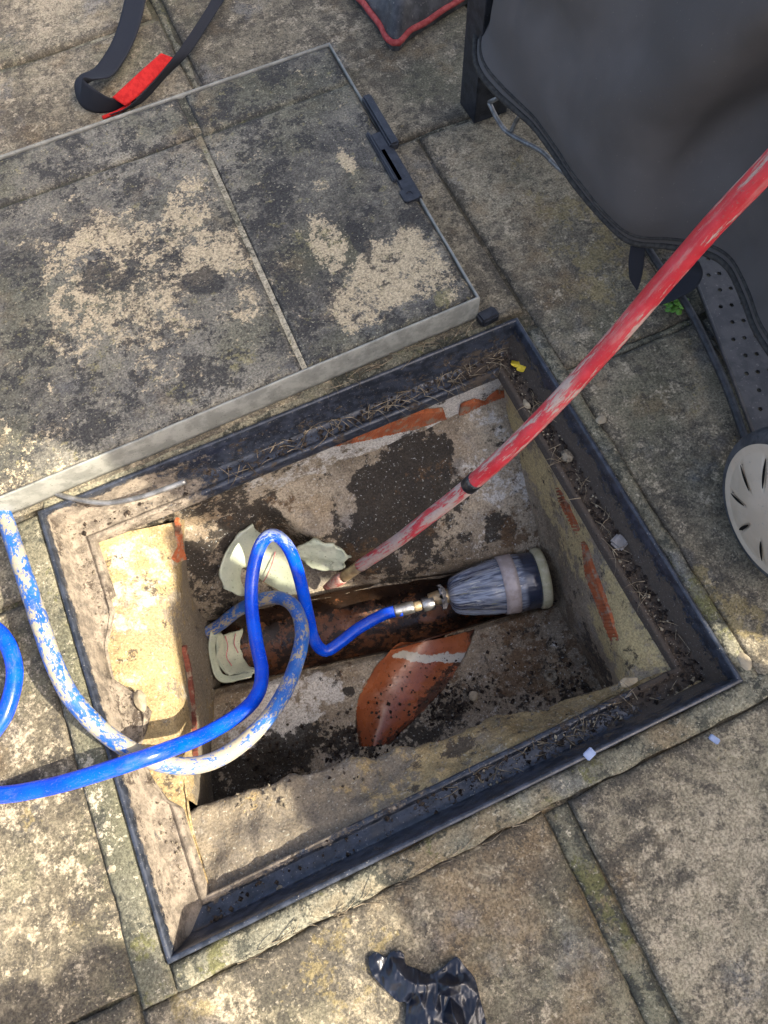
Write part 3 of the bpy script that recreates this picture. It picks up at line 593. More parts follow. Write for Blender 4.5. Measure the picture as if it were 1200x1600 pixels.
def sheet(name, rows, nu, nv, mat, parent, th=.003, s=0, lift=.0015, jag=.004, mC=0.):
    """thin broken sheet with real thickness, lofted through rows of (u, v, z)"""
    V, f = loft([ats(r) for r in rows], nu, nv, lift, 35, s); G = V.reshape(nu, nv, 3)
    du = np.gradient(G, axis=0); dv = np.gradient(G, axis=1); N = np.cross(du, dv); N /= np.linalg.norm(N, axis=2)[..., None] + 1e-9
    if N[..., 2].mean() < 0: N = -N
    k = np.zeros((nu, nv)); k[0] = k[-1] = 1; k[:, 0] = k[:, -1] = 1; k[1] = k[-2] = np.maximum(k[1], .5)
    G = G + k[..., None] * jag * np.stack([fbm(V, 60, 3, s), fbm(V, 60, 3, s + 4), 0 * V[:, 0]], 1).reshape(nu, nv, 3)
    V = np.vstack([G.reshape(-1, 3), (G - N * th).reshape(-1, 3)]); o = nu * nv
    rim = [i * nv for i in range(nu)] + [(nu - 1) * nv + j for j in range(1, nv)] + [i * nv + nv - 1 for i in range(nu - 2, -1, -1)] + [j for j in range(nv - 2, 0, -1)]
    m = len(rim); F = f.tolist() + (f[:, ::-1] + o).tolist() + [[rim[i], rim[(i + 1) % m], rim[(i + 1) % m] + o, rim[i] + o] for i in range(m)]
    return mk(name, V, F, mat, parent, {'mC': np.full(len(V), mC) + .3 * fbm(V, 20, 3, s), 'mB': np.zeros(len(V))}, recalc=True)
sheet('branch_liner', [[(396, 820, -0.162), (364, 846, -0.169), (345, 888, -0.184), (350, 922, -0.209)], [(404, 832, -0.184), (384, 862, -0.199), (370, 900, -0.219), (374, 930, -0.236)],
      [(424, 842, -0.206), (402, 875, -0.234), (392, 908, -0.256), (402, 932, -0.274)], [(448, 850, -0.209), (438, 880, -0.246), (434, 908, -0.272), (442, 931, -0.282)], [(466, 858, -0.206), (464, 882, -0.242), (466, 905, -0.266), (474, 926, -0.281)]], 40, 44, m_liner, ch, .0035, 8, mC=-.05)
sheet('branch_liner', [[(470, 852, -0.199), (500, 849, -0.192), (528, 856, -0.199), (548, 874, -0.219)], [(468, 866, -0.216), (500, 866, -0.214), (524, 872, -0.219), (540, 882, -0.229)], [(476, 880, -0.236), (502, 894, -0.246), (520, 893, -0.246), (534, 890, -0.240)]], 36, 24, m_liner, ch, .005, 12, .007, .016, mC=.30)
sheet('pipe_liner', [[(404, 936, -.284), (364, 950, -.284), (336, 976, -.284), (328, 1006, -.284), (333, 1042, -.288), (348, 1065, -.291), (392, 1057, -.297)],
      [(406, 944, -.296), (370, 958, -.298), (346, 982, -.300), (337, 1008, -.300), (341, 1036, -.300), (354, 1055, -.299), (394, 1050, -.303)]], 70, 8, m_liner, ch, .003, 5, .0015, .002, mC=-.1)
sheet('pipe_liner', [[(342, 988, -.303), (338, 1010, -.303), (342, 1036, -.303), (356, 1056, -.301)], [(356, 990, -.325), (352, 1010, -.33), (358, 1034, -.326), (374, 1052, -.310)], [(378, 985, -.343), (376, 1008, -.348), (382, 1032, -.340), (394, 1049, -.318)]], 34, 34, m_liner, ch, .003, 2, .001, .008, mC=.05)
lathe('pipe_bore', (-.300, yc(-.300), -.29), (-.285, yc(-.285), -.29), [(0, .052), (1, .052)], m_dark, ch)
pinkp = plain('pink_chalk', (.55, .16, .17), (.6, .25, .25), .9, .2)
for pts in ([(430, 862, -.228), (424, 884, -.243), (414, 905, -.258), (404, 920, -.266)], [(352, 994, -.318), (356, 1010, -.326), (354, 1026, -.322), (362, 1040, -.318)], [(368, 990, -.334), (366, 1006, -.339), (372, 1020, -.337)]):
    tube('chalk_mark', spline(ats([(u, v, z + .003) for u, v, z in pts]), 24), .0009, pinkp, ch, 6, .4)

# ------------------------------------------------------------------ manhole cover laid on the paving
cv = thing('manhole_cover', (-.045, .6, 0), 'heavy manhole cover of dark stone slabs in a metal tray, lifted onto the paving', 'manhole cover')
CC = [(-.412, .2985), (.3115, .3130), (.3185, .886), (-.402, .8845)]
def cmap(a, b): 
    c4 = [np.array(q) for q in CC]; return (1 - a) * (1 - b) * c4[0] + a * (1 - b) * c4[1] + a * b * c4[2] + (1 - a) * b * c4[3]
def sub(a0, a1, b0, b1): return [cmap(a0, b0), cmap(a1, b0), cmap(a1, b1), cmap(a0, b1)]
ZT = .050
def rim_side(p0, p1, inn):
    p0 = np.array(p0); p1 = np.array(p1); inn = np.array(inn); n = 90; V = []
    for o, z in ((.006, .001), (.001, .002), (.0, .010), (.0, ZT - .001), (.0008, ZT + .0008), (.0030, ZT + .0008), (.0036, ZT - .003), (.0036, ZT - .02)):
        for t in np.linspace(0, 1, n): V.append(np.r_[p0 + (p1 - p0) * t + inn * o + (p1 - p0) / np.linalg.norm(p1 - p0) * o * (1 - 2 * t), z])
    V = np.array(V); V += (.0009 * fbm(V, 22, 4, 4))[:, None] * np.array([inn[0], inn[1], .5])
    return mk('tray_edge', V, grid_faces(8, n), m_galv, cv, recalc=True)
rim_side(CC[0], CC[1], (0, 1)); rim_side(CC[1], CC[2], (-1, 0)); rim_side(CC[2], CC[3], (0, -1)); rim_side(CC[3], CC[0], (1, 0))
i_ = .0052; ja, jb = .628, .8265; g = .0052
e0, e1, f0, f1 = i_ / .72, 1 - i_ / .72, i_ / .575, 1 - i_ / .575
def piece(a0, a1, b0, b1, s, **k):
    slab('paving_piece', a0 * .72, a1 * .72, b0 * .575, b1 * .575, m_lid, cv, zt=ZT - .0005, th=.03, res=.0048, amp=.0014, round_=.004, wob=.002, s=s, corners=sub(a0, a1, b0, b1), **k)
piece(e0, ja - g, f0, jb - g, 81,
      B=[(180, 400, .05, .12, 0.80, 1.2, .8), (290, 330, .05, .055, 1.04), (330, 400, .05, .07, 0.99), (130, 460, .05, .07, 0.90), (230, 480, .05, .09, 0.87), (120, 520, .05, .06, 0.75), (250, 570, .05, .05, 0.43), (30, 745, .05, .11, .42), (370, 480, .05, .04, 0.72), (300, 290, .05, .03, 0.87)],  # pale patch at the front-left corner paints up the sunlit triangle
      C=[(310, 440, .05, .032, 1.1, 1.6, .7, -.5), (170, 430, .05, .05, .55), (150, 640, .05, .08, .4), (60, 560, .05, .06, .35), (330, 590, .05, .07, .3), (40, 420, .05, .05, .3), (200, 270, .05, .06, .25)],
      D=[(370, 560, .05, .03, .4), (280, 620, .05, .03, .3), (150, 580, .05, .04, .25)], edgeC=.25)
piece(ja + g, e1, f0, jb - g, 82,
      B=[(510, 380, .05, .05, 1.09, .6, 1.6), (600, 430, .05, .07, 1.23), (560, 470, .05, .06, 1.01), (650, 400, .05, .05, 1.16), (690, 440, .05, .05, 0.87), (540, 250, .05, .02, 1.01, .7, 1.8), (500, 290, .05, .02, 0.72), (640, 370, .05, .03, 1.01)],
      C=[(420, 340, .05, .08, .42, .7, 1.8), (560, 370, .05, .028, 1., .5, 1.6), (460, 480, .05, .05, .5, .5, 2), (600, 520, .05, .05, .4), (640, 340, .05, .025, .8), (440, 230, .05, .08, .3)],
      D=[(500, 380, .05, .04, .3), (700, 470, .05, .03, .4)], edgeC=.3)
piece(e0, ja - g * 1.5, jb + g, f1, 83, C=[(150, 250, .05, .12, .3)], edgeC=.45)
piece(ja + g * 2, e1, jb + g, f1, 84, C=[(420, 150, .05, .10, .22)], D=[(490, 170, .05, .03, .3)], edgeC=.4)
V = np.array([np.r_[cmap(a_, b_), ZT - .016] for b_ in (f0, f1) for a_ in (e0, e1)]); 
mk('tray_bed', V, [[0, 1, 3, 2]], m_mort, cv, smooth=False)
def seam(a0, b0, a1, b1, wd, s, B=(), z=ZT - .0050, mC=.25):
    t = np.linspace(0, 1, 110); V = []
    for q in t:
        p_ = cmap(a0 + (a1 - a0) * q, b0 + (b1 - b0) * q)
        for k in (-1, -.5, 0, .5, 1):
            d = np.array([wd * k, 0]) if abs(b1 - b0) > abs(a1 - a0) else np.array([0, wd * k])
            V.append(np.r_[p_ + d, z])
    V = np.array(V); V[:, 2] += .0022 * fbm(V, 70, 4, s)
    return mk('mortar_seam', V, grid_faces(110, 5), m_mort, cv, {'mB': blobs(V, B), 'mC': mC + 0 * V[:, 0], 'mD': 0 * V[:, 0]}, recalc=True)
seam(ja, f0, ja, jb, .0042, 1, B=[(420, 460, .05, .10, 1.1, .4, 1.5), (460, 550, .05, .06, 1.1), (330, 290, .05, .05, .7)], z=ZT - .0022)
seam(ja + .003, jb, ja + .003, f1, .008, 2, mC=.55); seam(e0, jb, e1, jb, .0045, 3, mC=.85)
# lifting key slot let into the right-hand edge
kx = lambda u, v, z=ZT: at(u, v, z)
ks = kx(617, 250); ka = math.atan2(.573, .007) - math.pi / 2
slot = box('key_slot', ks + np.array([-.004, -.012, -.012]), (.024, .150, .030), m_blackplastic, cv, rz=ka, bev=.002)
box('slot_bar', kx(594, 187, .056) + np.array([.0, .0, -.004]), (.016, .118, .014), m_blackplastic, slot, rz=ka, bev=.003)
box('slot_lip', ks + np.array([-.018, .012, .0025]), (.006, .11, .008), m_blackplastic, slot, rz=ka, bev=.002)
eb = kx(640, 303, .054)
bm = bmesh.new(); seg = 20; ring = []
for k in range(seg):
    a_ = 2 * math.pi * k / seg; c_, s_ = math.cos(a_), math.sin(a_); sc_ = 1 / max(abs(c_), abs(s_))
    ring.append([bm.verts.new((eb[0] + r * q * x_, eb[1] + r2_ * q * y_, eb[2] + z)) for r, r2_, z, q, x_, y_ in ((.0125, .0125, -.012, sc_, c_, s_), (.0125, .0125, .0, sc_, c_, s_), (.0050, .0050, .0, 1, c_, s_), (.0050, .0050, -.012, 1, c_, s_))])
for k in range(seg):
    for j in range(3): bm.faces.new([ring[k][j], ring[(k + 1) % seg][j], ring[(k + 1) % seg][j + 1], ring[k][j + 1]])
Vb = np.array([v_.co[:] for v_ in bm.verts]); bm.verts.index_update(); Fb = [[v_.index for v_ in f.verts] for f in bm.faces]; bm.free()
mk('eyelet', Vb, Fb, m_blackplastic, slot, smooth=False, recalc=True)
box('slot_channel', kx(612, 262, .047), (.008, .07, .012), m_rubber, slot, rz=ka, bev=.001)
lug = tag(box('lifting_lug', at(762, 495, .008), (.030, .020, .016), m_blackplastic, rz=.1, bev=.003), 'small black plastic lug lying beside the cover corner', 'lug')
wr = spline(ats([(70, 764, .004), (110, 778, .004), (165, 786, .004), (215, 778, .006), (258, 764, .010), (290, 752, .012)]), 40)
tag(tube('steel_strip', wr, .0038, m_steel, seg=10), 'thin grey bent steel strip poking out under the cover edge', 'metal strip')

# ------------------------------------------------------------------ hoses
# red jetting hose, leaning from upper right down into the chamber
rh = thing('red_hose', at(510, 917, -.294), 'worn red hose slanting down across the frame into the chamber', 'hose')
rp = spline(ats([(563, 884, -.215), (620, 846, -.115), (680, 800, -.005), (735, 757, .080), (800, 699, .155), (880, 618, .232), (960, 530, .30), (1040, 437, .365), (1120, 346, .42), (1200, 262, .47), (1290, 168, .52), (1400, 60, .57)]), 160)
tube('hose', rp, .0100, m_red, rh, 20, .025, 3, attrs={'wear': .06 + .10 * np.sin(np.arange(160) * .35) + .16 * (np.arange(160) < 60) - .22 * (np.arange(160) > 95)})
i0 = int(np.argmin(np.linalg.norm(rp - at(738, 755, .082), axis=1)))
bandm = mat_worn('black_joint_band', (.012, .012, .012), (.02, .02, .02), (.55, .5, .42), -.55)
tube('joint_band', rp[i0 - 1:i0 + 3], .0110, bandm, rh, 20)
tip = ats([(563, 884, -.215), (548, 894, -.238), (537, 902, -.255)])
tube('brass_end', spline(tip, 10), np.linspace(.0096, .0092, 10), m_brass, rh, 18, .03)
pinkm = plain('pink_smeared_nozzle', (.42, .10, .08), (.50, .36, .28), .5, .4, 0, 90, .5)
tube('nozzle', spline(ats([(538, 901, -.254), (521, 911, -.277), (508, 918, -.294)]), 8), [.0095, .0105, .0105, .010, .009, .0075, .006, .0045], pinkm, rh, 16, .06)

bh = thing('blue_hose', at(100, 1220, 0), 'clean bright blue hose looping into the chamber towards the plug', 'hose')
bp = [(628, 953, -.287), (600, 960, -.288), (560, 982, -.291), (530, 1005, -.293), (508, 1017, -.290), (491, 1000, -.27), (480, 955, -.22), (466, 895, -.165), (450, 855, -.13), (428, 836, -.115), (408, 850, -.118), (395, 895, -.13), (393, 945, -.14), (400, 1000, -.135), (409, 1050, -.12), (402, 1085, -.10), (375, 1115, -.075), (320, 1148, -.035), (260, 1172, .018), (205, 1191, .036), (120, 1218, .034), (60, 1233, .024), (0, 1242, .013), (-70, 1240, .0105), (-130, 1190, .0105), (-130, 1100, .0105), (-90, 1170, .0105)]
bp = bp[:-1] + [(-110, 1030, .0105), (-70, 985, .0105), (-25, 975, .0105), (8, 1000, .0105), (23, 1050, .0105), (10, 1110, .0105), (-15, 1150, .0105), (-60, 1210, .026), (-110, 1290, .0105), (-150, 1400, .0105)]
C = spline(ats(bp), 330)
tube('hose', C, .0100, m_blue, bh, 18, attrs={'wear': 1.15 * np.exp(-((np.arange(330) - int(np.argmin(np.linalg.norm(C - at(430, 836, -.115), axis=1)))) / 7.) ** 2)})
fA, fB_ = at(626, 953, -.287), at(700, 936, -.287)
lathe('ferrule', fA + (fA - fB_) * .14, fA * .72 + fB_ * .28, [(0, .0098), (.1, .0103), (.85, .0103), (1, .0095)], m_chrome, bh, 20)
lathe('ring_nut', fA * .72 + fB_ * .28, fA * .56 + fB_ * .44, [(0, .008), (.2, .0085), (.8, .0085), (1, .008)], m_brass, bh, 20)
lathe('hex_nut', fA * .56 + fB_ * .44, fA * .28 + fB_ * .72, [(0, .010), (.1, .0122), (.9, .0122), (1, .010)], m_chrome, bh, 6)

dh = thing('dirty_hose', at(60, 960, 0), 'blue hose caked in yellow mud, lying under the clean blue hose', 'hose')
dp = [(-60, 690, .012), (-25, 740, .012), (6, 806, .012), (28, 870, .030), (58, 960, .046), (82, 1030, .048), (110, 1087, .040), (160, 1142, .024), (218, 1179, .010), (280, 1197, -.012), (340, 1186, -.03), (400, 1142, -.055), (445, 1080, -.085), (470, 1010, -.12), (468, 965, -.15), (448, 938, -.18), (415, 935, -.205), (375, 952, -.25), (345, 975, -.285), (318, 992, -.30)]
C = spline(ats(dp), 220); k = np.arange(220)
tube('hose', C, .0105, m_dirty, dh, 18, .05, 5, attrs={'wear': .12 + .35 * np.exp(-((k - 115) / 14.) ** 2) - .10 * (k > 130) - .15 * np.exp(-((k - 20) / 12.) ** 2)})

# ------------------------------------------------------------------ drain plug wrapped in a plastic bag
pg = thing('drain_plug', at(780, 920, -.34), 'dark drain plug wrapped in a clear taped plastic bag in the channel end', 'drain plug')
def mat_bag():
    s = NT('bag_plastic')
    st = s.n('ShaderNodeCombineXYZ'); s.set(st.inputs[0], s.ma('MULTIPLY', s.at('along'), 1.3)); s.set(st.inputs[1], s.ma('MULTIPLY', s.ma('SINE', s.at('ring')), 3.0)); s.set(st.inputs[2], s.ma('MULTIPLY', s.ma('COSINE', s.at('ring')), 3.0))
    n1 = s.noise(1.6, 6, .65, 2, st.outputs[0], 1.2)
    c = s.mix(s.ss(n1, .38, .58), (.030, .040, .075), (.25, .28, .34))  # pale blue patches paint highlights into the bag colour
    c = s.mix(s.ss(s.noise(2.6, 6, .7, 7, st.outputs[0], 1.5), .55, .66, 0, .9), c, (.50, .50, .44))
    c = s.mix(s.ss(s.noise(3.0, 5, .7, 12, st.outputs[0], 1.), .60, .68, 0, .7), c, (.36, .36, .14))
    c = s.mix(s.ss(s.at('along'), .74, .80), c, (.022, .030, .055))
    s.bump(n1, .6, .003); m = s.out(c, .12, .7); s.b.inputs['Coat Weight'].default_value = .6; s.b.inputs['Coat Roughness'].default_value = .08
    return m
m_bag = mat_bag()
pA, pB = at(700, 931, -.287), at(846, 903, -.283)
def wobf(V, A, ax, n, seg):
    T = ax / np.linalg.norm(ax); t = ((V - A) @ T) / np.linalg.norm(ax); c = A + np.outer(t, ax)
    ang = np.tile(np.linspace(0, 2 * math.pi, seg, endpoint=False), n)
    f = 1 + (1 - ss(.0, .75, t)) * (.06 * np.sin(ang * 7 + 3 * t) + .03 * np.sin(ang * 13 + 5 * t)) + .05 * fbm(V, 45, 3, 6)
    return c + (V - c) * f[:, None]
profile = spline(np.array([(0, .010, 0), (.015, .020, 0), (.06, .030, 0), (.20, .037, 0), (.40, .0435, 0), (.60, .0475, 0), (.80, .0485, 0), (.93, .047, 0), (.96, .040, 0)]), 44)[:, :2]
bag = lathe('bag', pA, pB, [tuple(x) for x in profile], m_bag, pg, 90, wobf)
m_tape = plain('translucent_tape', (.34, .29, .27), (.44, .38, .36), .25, .5, 0, 50, .4, .001)
def tapew(V, A, ax, n, seg): 
    V = wobf(V, A, ax, n, seg); return V
lathe('tape_band', pA, pB, [(.555, .044), (.556, .0490), (.60, .0496), (.66, .0500), (.71, .0503), (.712, .0450)], m_tape, bag, 90, tapew)
m_cap = plain('yellowed_cap', (.42, .38, .22), (.55, .50, .33), .4, .4, 0, 40, .4, speck=(.2, .17, .1))
lathe('end_cap', pA, pB, [(.93, .036), (.935, .0500), (.95, .0510), (1.00, .0520), (1.03, .0500), (1.035, .044), (1.0, .040)], m_cap, pg, 60)
def frill(V, A, ax, n, seg):
    ang = np.tile(np.linspace(0, 2 * math.pi, seg, endpoint=False), n); r = np.repeat(np.arange(n), seg) / (n - 1)
    return V + np.outer(.003 * r * np.sin(ang * 7 + 1) + .002 * r * np.sin(ang * 13), ax / np.linalg.norm(ax)) * 1
T_ = (pB - pA) / np.linalg.norm(pB - pA)
lathe('bag_frill', pA, pA - T_ * .012, [(0, .009), (.2, .012), (.5, .016), (.8, .0205), (1., .022)], m_clear, bag, 60, frill)
lathe('neck', pA + T_ * .004, pA - T_ * .034, [(0, .012), (.2, .013), (.55, .0125), (.8, .0108), (1, .010)], m_brass, pg, 24)

# ------------------------------------------------------------------ webbing strap with red sleeve
def ribbon(name, E1, E2, mat, parent=None, n=70, m=9, th=.0016):
    a_, b_ = spline(ats(E1), n), spline(ats(E2), n)
    V = np.array([a_[i] * (1 - t) + b_[i] * t for i in range(n) for t in np.linspace(0, 1, m)])
    G = V.reshape(n, m, 3); N = np.cross(np.gradient(G, axis=0), np.gradient(G, axis=1)); N /= np.linalg.norm(N, axis=2)[..., None] + 1e-9
    V2 = (G + N * th).reshape(-1, 3); f = grid_faces(n, m); o = n * m
    F = f[:, ::-1].tolist() + (f + o).tolist()
    rim = [i * m for i in range(n)] + [(n - 1) * m + j for j in range(1, m)] + [i * m + m - 1 for i in range(n - 2, -1, -1)] + [j for j in range(m - 2, 0, -1)]
    k_ = len(rim); F += [[rim[i], rim[(i + 1) % k_], rim[(i + 1) % k_] + o, rim[i] + o] for i in range(k_)]
    return mk(name, np.vstack([V, V2]), F, mat, parent, recalc=True)
stp = thing('webbing_strap', at(200, 140, 0), 'black webbing strap with a red sleeve, folded in a loop beyond the cover', 'strap')
ribbon('webbing', [(198, -40, .02), (195, 0, .02), (178, 60, .02), (150, 105, .025), (126, 118, .03), (117, 133, .028), (124, 160, .016), (142, 174, .008), (172, 174, .004), (212, 158, .003)],
       [(232, -40, .02), (228, 0, .02), (212, 60, .02), (180, 115, .022), (150, 124, .045), (132, 121, .058), (132, 126, .055), (150, 140, .046), (178, 154, .026), (212, 146, .010)], m_webbing, stp, 110)
ribbon('webbing', [(165, 183, .004), (200, 168, .012), (240, 128, .020), (272, 88, .024), (305, 40, .024), (330, 0, .022), (350, -40, .02)],
       [(180, 176, .004), (222, 160, .004), (262, 118, .004), (296, 84, .012), (322, 45, .014), (350, 0, .014), (372, -40, .014)], m_webbing, stp, 90)
ribbon('red_sleeve', [(176, 152, .030), (196, 133, .034), (226, 106, .036), (252, 83, .036)],
       [(196, 166, .013), (216, 150, .016), (248, 118, .018), (275, 92, .018)], m_redcloth, stp, 50, th=.004)
tube('sleeve_edge', spline(ats([(160, 184, .004), (185, 174, .005), (205, 162, .007)]), 20), .003, m_redcloth, stp, 10)

# ------------------------------------------------------------------ dark bag with red piping
kb = thing('tool_bag', at(640, 10, 0), 'dark tarpaulin bag edged with faded red piping at the top edge of view', 'bag')
outl = ats([(548, -16, .012), (575, 18, .012), (596, 46, .012), (606, 64, .012), (622, 70, .012), (640, 52, .012), (680, 26, .012), (722, 0, .012), (790, -40, .012), (820, -90, .012), (760, -170, .012), (640, -190, .012), (560, -130, .012), (538, -60, .012)])
oc = spline(np.vstack([outl, outl[:1]]), 121)[:-1]; cen = oc.mean(0); V = []
for t in np.linspace(0, 1, 26): 
    for p_ in oc:
        q = cen + (p_ - cen) * t; h = .075 * (1 - t ** 3.2) ** .8; V.append((q[0], q[1], q[2] + h))
for p_ in oc: V.append((p_[0], p_[1], .0))
V = np.array(V); V[:, 2] += np.where(V[:, 2] > .02, .012 * fbm(V, 14, 4, 5) + .006 * fbm(V, 45, 3, 6), 0)
F = grid_faces(27, 120, cv=True)
mk('hide', V, F, m_baghide, kb, recalc=True)
pc = np.vstack([oc, oc[:1]]) + np.array([0, 0, .003]); pc[:, 2] += .004 * fbm(pc, 25, 2, 1)
tube('piping', pc, .0052, m_piping, kb, 10, .12, 4, cap=False)

# ------------------------------------------------------------------ covered barbecue
bq = thing('barbecue', (.75, .3, 0), 'wheeled barbecue standing under the black fabric cover', 'barbecue')
# angle-iron foot
lg = at(750, 206, 0)
leg = box('foot', lg + np.array([.030, .022, .17]), (.060, .004, .34), m_blackplastic, bq, bev=.001)
box('foot_flange', lg + np.array([.001, .047, .17]), (.004, .054, .34), m_blackplastic, leg, bev=.001)
tube('wire_rack', spline(ats([(764, 160, .075), (778, 188, .060), (792, 206, .055), (815, 220, .06), (845, 236, .07), (872, 262, .085), (920, 300, .11)]), 50), .0036, m_steel, bq, 10)
tube('wire_rack', spline(ats([(798, 208, .055), (804, 194, .07), (812, 180, .09)]), 12), .0034, m_steel, bq, 10)
tube('wire_rack', spline(ats([(764, 160, .075), (790, 150, .10), (830, 160, .14)]), 14), .0034, m_steel, bq, 10)
# perforated shelf
z0 = .042; a0 = at(1089, 440, z0); a1 = at(1188, 702, z0); ux = (a1 - a0) / np.linalg.norm(a1 - a0); vx = np.array([-ux[1], ux[0], 0]); 
if vx[0] < 0: vx = -vx
pitch = .0275; pv = .0078; nu_ = int(np.linalg.norm(a1 - a0) / pitch) + 2; nv_ = 44; bm = bmesh.new(); hs = 10; org = a0 - ux * pitch * .8
for i in range(-2, nu_):
    for j in range(nv_):
        c_ = org + ux * pitch * (i + .5) + vx * pv * (j + .5); hole = (i + j) % 2 == 0 and j > 1
        sq = [(-.5, -.5), (-.17, -.5), (.17, -.5), (.5, -.5), (.5, 0), (.5, .5), (.17, .5), (-.17, .5), (-.5, .5), (-.5, 0)]
        o_ = [bm.verts.new(c_ + ux * pitch * p_[0] + vx * pv * p_[1]) for p_ in sq]
        if not hole: bm.faces.new(o_); continue
        r_ = .0032; inn = []; low = []
        for p_ in sq:
            a_ = math.atan2(p_[1] * pv, p_[0] * pv * 1.6); q = c_ + r_ * (math.cos(a_) * ux + math.sin(a_) * vx); inn.append(bm.verts.new(q)); low.append(bm.verts.new(q - np.array([0, 0, .003])))
        for k in range(10):
            bm.faces.new([o_[k], o_[(k + 1) % 10], inn[(k + 1) % 10], inn[k]]); bm.faces.new([inn[k], inn[(k + 1) % 10], low[(k + 1) % 10], low[k]])
bmesh.ops.remove_doubles(bm, verts=bm.verts, dist=1e-5); bmesh.ops.recalc_face_normals(bm, faces=bm.faces)
Vb = np.array([v_.co[:] for v_ in bm.verts]); bm.verts.index_update(); Fb = [[v_.index for v_ in f.verts] for f in bm.faces]; bm.free()
shelf = mk('perforated_shelf', Vb, Fb, m_perf, bq, smooth=False)
tube('shelf_edge', np.array([a0 - ux * pitch * 2.8, a0 + ux * pitch * (nu_ - 1.2)]) + np.array([0, 0, -.002]), .0028, m_perf, shelf, 8)
tube('axle_rod', spline(ats([(1010, 385, .06), (1040, 430, .055), (1076, 482, .05), (1108, 545, .048), (1138, 612, .05), (1166, 692, .06), (1190, 760, .08)]), 60), .0052, m_rubber, bq, 12)
# wheel: stands upright, faces the manhole
wc = at(1214, 803, .100); wr_ = .100; ax_ = np.array([-1., .10, .05]); ax_ /= np.linalg.norm(ax_)
wheel = lathe('wheel', wc - ax_ * .045, wc + ax_ * .004, [(0, .03), (.02, .082), (.3, .086), (.9, .086), (1, .080)], m_rubber, bq, 64)
def tread(V, A, ax, n, seg):
    T = ax / np.linalg.norm(ax); t = (V - A) @ T; c = A + np.outer(t, T); d = V - c; r = np.linalg.norm(d, axis=1); ang = np.tile(np.arange(seg), n)
    return c + d * (1 + .008 * ((ang // 2) % 2) * (r > .097))[:, None]
lathe('tyre', wc - ax_ * .045, wc + ax_ * .003, [(.0, .080), (.02, .094), (.12, .0985), (.5, .1), (.84, .0985), (.95, .095), (1., .090), (1.02, .084), (.9, .082)], m_tyre, wheel, 144, tread)
# domed cream face with six slots cut through it
n_ = np.cross(ax_, [0, 0, 1.]); n_ /= np.linalg.norm(n_); b_ = np.cross(ax_, n_); SE, RI = 120, 22; V = []
for i in range(RI):
    r = .0855 * i / (RI - 1)
    for k in range(SE):
        a_ = 2 * math.pi * k / SE; sl_ = ((a_ + .30) % (2 * math.pi / 9)) - math.pi / 9; dist = abs(math.sin(sl_) * r)
        rec = .0055 * (1 - ss(.0010, .0021, np.array([dist]))[0]) * (1 if .034 < r < .072 else 0)
        h = .016 * (1 - (r / .0855) ** 2.2) + (.003 if r > .081 else 0) - rec
        V.append(wc + ax_ * (h + .001) + r * (math.cos(a_) * n_ + math.sin(a_) * b_))
face = mk('wheel_face', np.array(V), grid_faces(RI, SE, cv=True), m_cream, wheel, recalc=True)
for k in range(9):                                  # dark strips laid over the slots for the shade inside
    a_ = -.30 + math.pi / 9 + 2 * math.pi / 9 * k; rad = math.cos(a_) * n_ + math.sin(a_) * b_; per = -math.sin(a_) * n_ + math.cos(a_) * b_
    V = []
    for t in np.linspace(0, 1, 12):
        r = .036 + .034 * t; wd = .0021 * math.sin(math.pi * min(.97, max(.03, t))) ** .5; h = .016 * (1 - (r / .0855) ** 2.2) + .0018
        for q in (-1, 1): V.append(wc + ax_ * h + r * rad + per * wd * q)
    mk('slot', np.array(V), grid_faces(12, 2), m_dark, face, recalc=True)

# fabric cover: curtain hanging from the barbecue top to the hem
cvr = thing('barbecue_cover', (.6, .4, .1), 'black woven fabric cover draped over the barbecue, hem lifted off the paving', 'fabric cover')
hem = [(900, -160, .15), (800, -90, .14), (748, -10, .135), (741, 60, .13), (744, 108, .13), (775, 150, .13), (830, 198, .13), (868, 248, .125), (900, 295, .12), (948, 350, .105), (985, 381, .095), (1040, 388, .095), (1098, 398, .10), (1135, 420, .105), (1160, 470, .11), (1180, 520, .115), (1215, 575, .12), (1260, 650, .12), (1330, 760, .12)]
H3 = spline(ats(hem), 190)
NR = 80; V = np.zeros((190, NR, 3)); S_ = np.linspace(0, 1, 190)
inn = np.array([.93, .30, 0])
for j in range(NR):
    t = j / (NR - 1); h = t * .80; lean = .05 * ss(0, .12, np.array([h]))[0] * 0 + .12 * h + .22 * max(0, h - .35)
    V[:, j] = H3 + np.array([0, 0, h]) + inn * lean
    # smooth the hem's wander out towards the top
    sm = H3.copy(); 
    for q in range(3): sm = np.apply_along_axis(lambda c_: np.convolve(np.pad(c_, 20, mode='edge'), np.ones(41) / 41, 'valid'), 0, sm)
    k = ss(0.02, .5, np.array([h]))[0]
    V[:, j, :2] = V[:, j, :2] * (1 - k) + (sm[:, :2] + inn[:2] * lean) * k
du = np.gradient(V, axis=0); dv = np.gradient(V, axis=1); N = np.cross(du, dv); N /= np.linalg.norm(N, axis=2)[..., None] + 1e-9
sg, hg = np.meshgrid(S_, np.linspace(0, .8, NR), indexing='ij')
fold = .030 * np.sin(sg * 17 + hg * 3.2 + .6) * (.35 + hg) + .055 * np.exp(-((sg - .52 - .42 * hg) / .045) ** 2) * ss(.05, .3, hg) - .065 * np.exp(-((sg - .60 - .50 * hg) / .05) ** 2) * ss(.02, .25, hg)
fold = fold + (.040 * fbm(V.reshape(-1, 3), 5, 3, 8) + .006 * fbm(V.reshape(-1, 3), 12, 3, 9)).reshape(190, NR)
fold *= ss(-.01, .05, hg) * .9
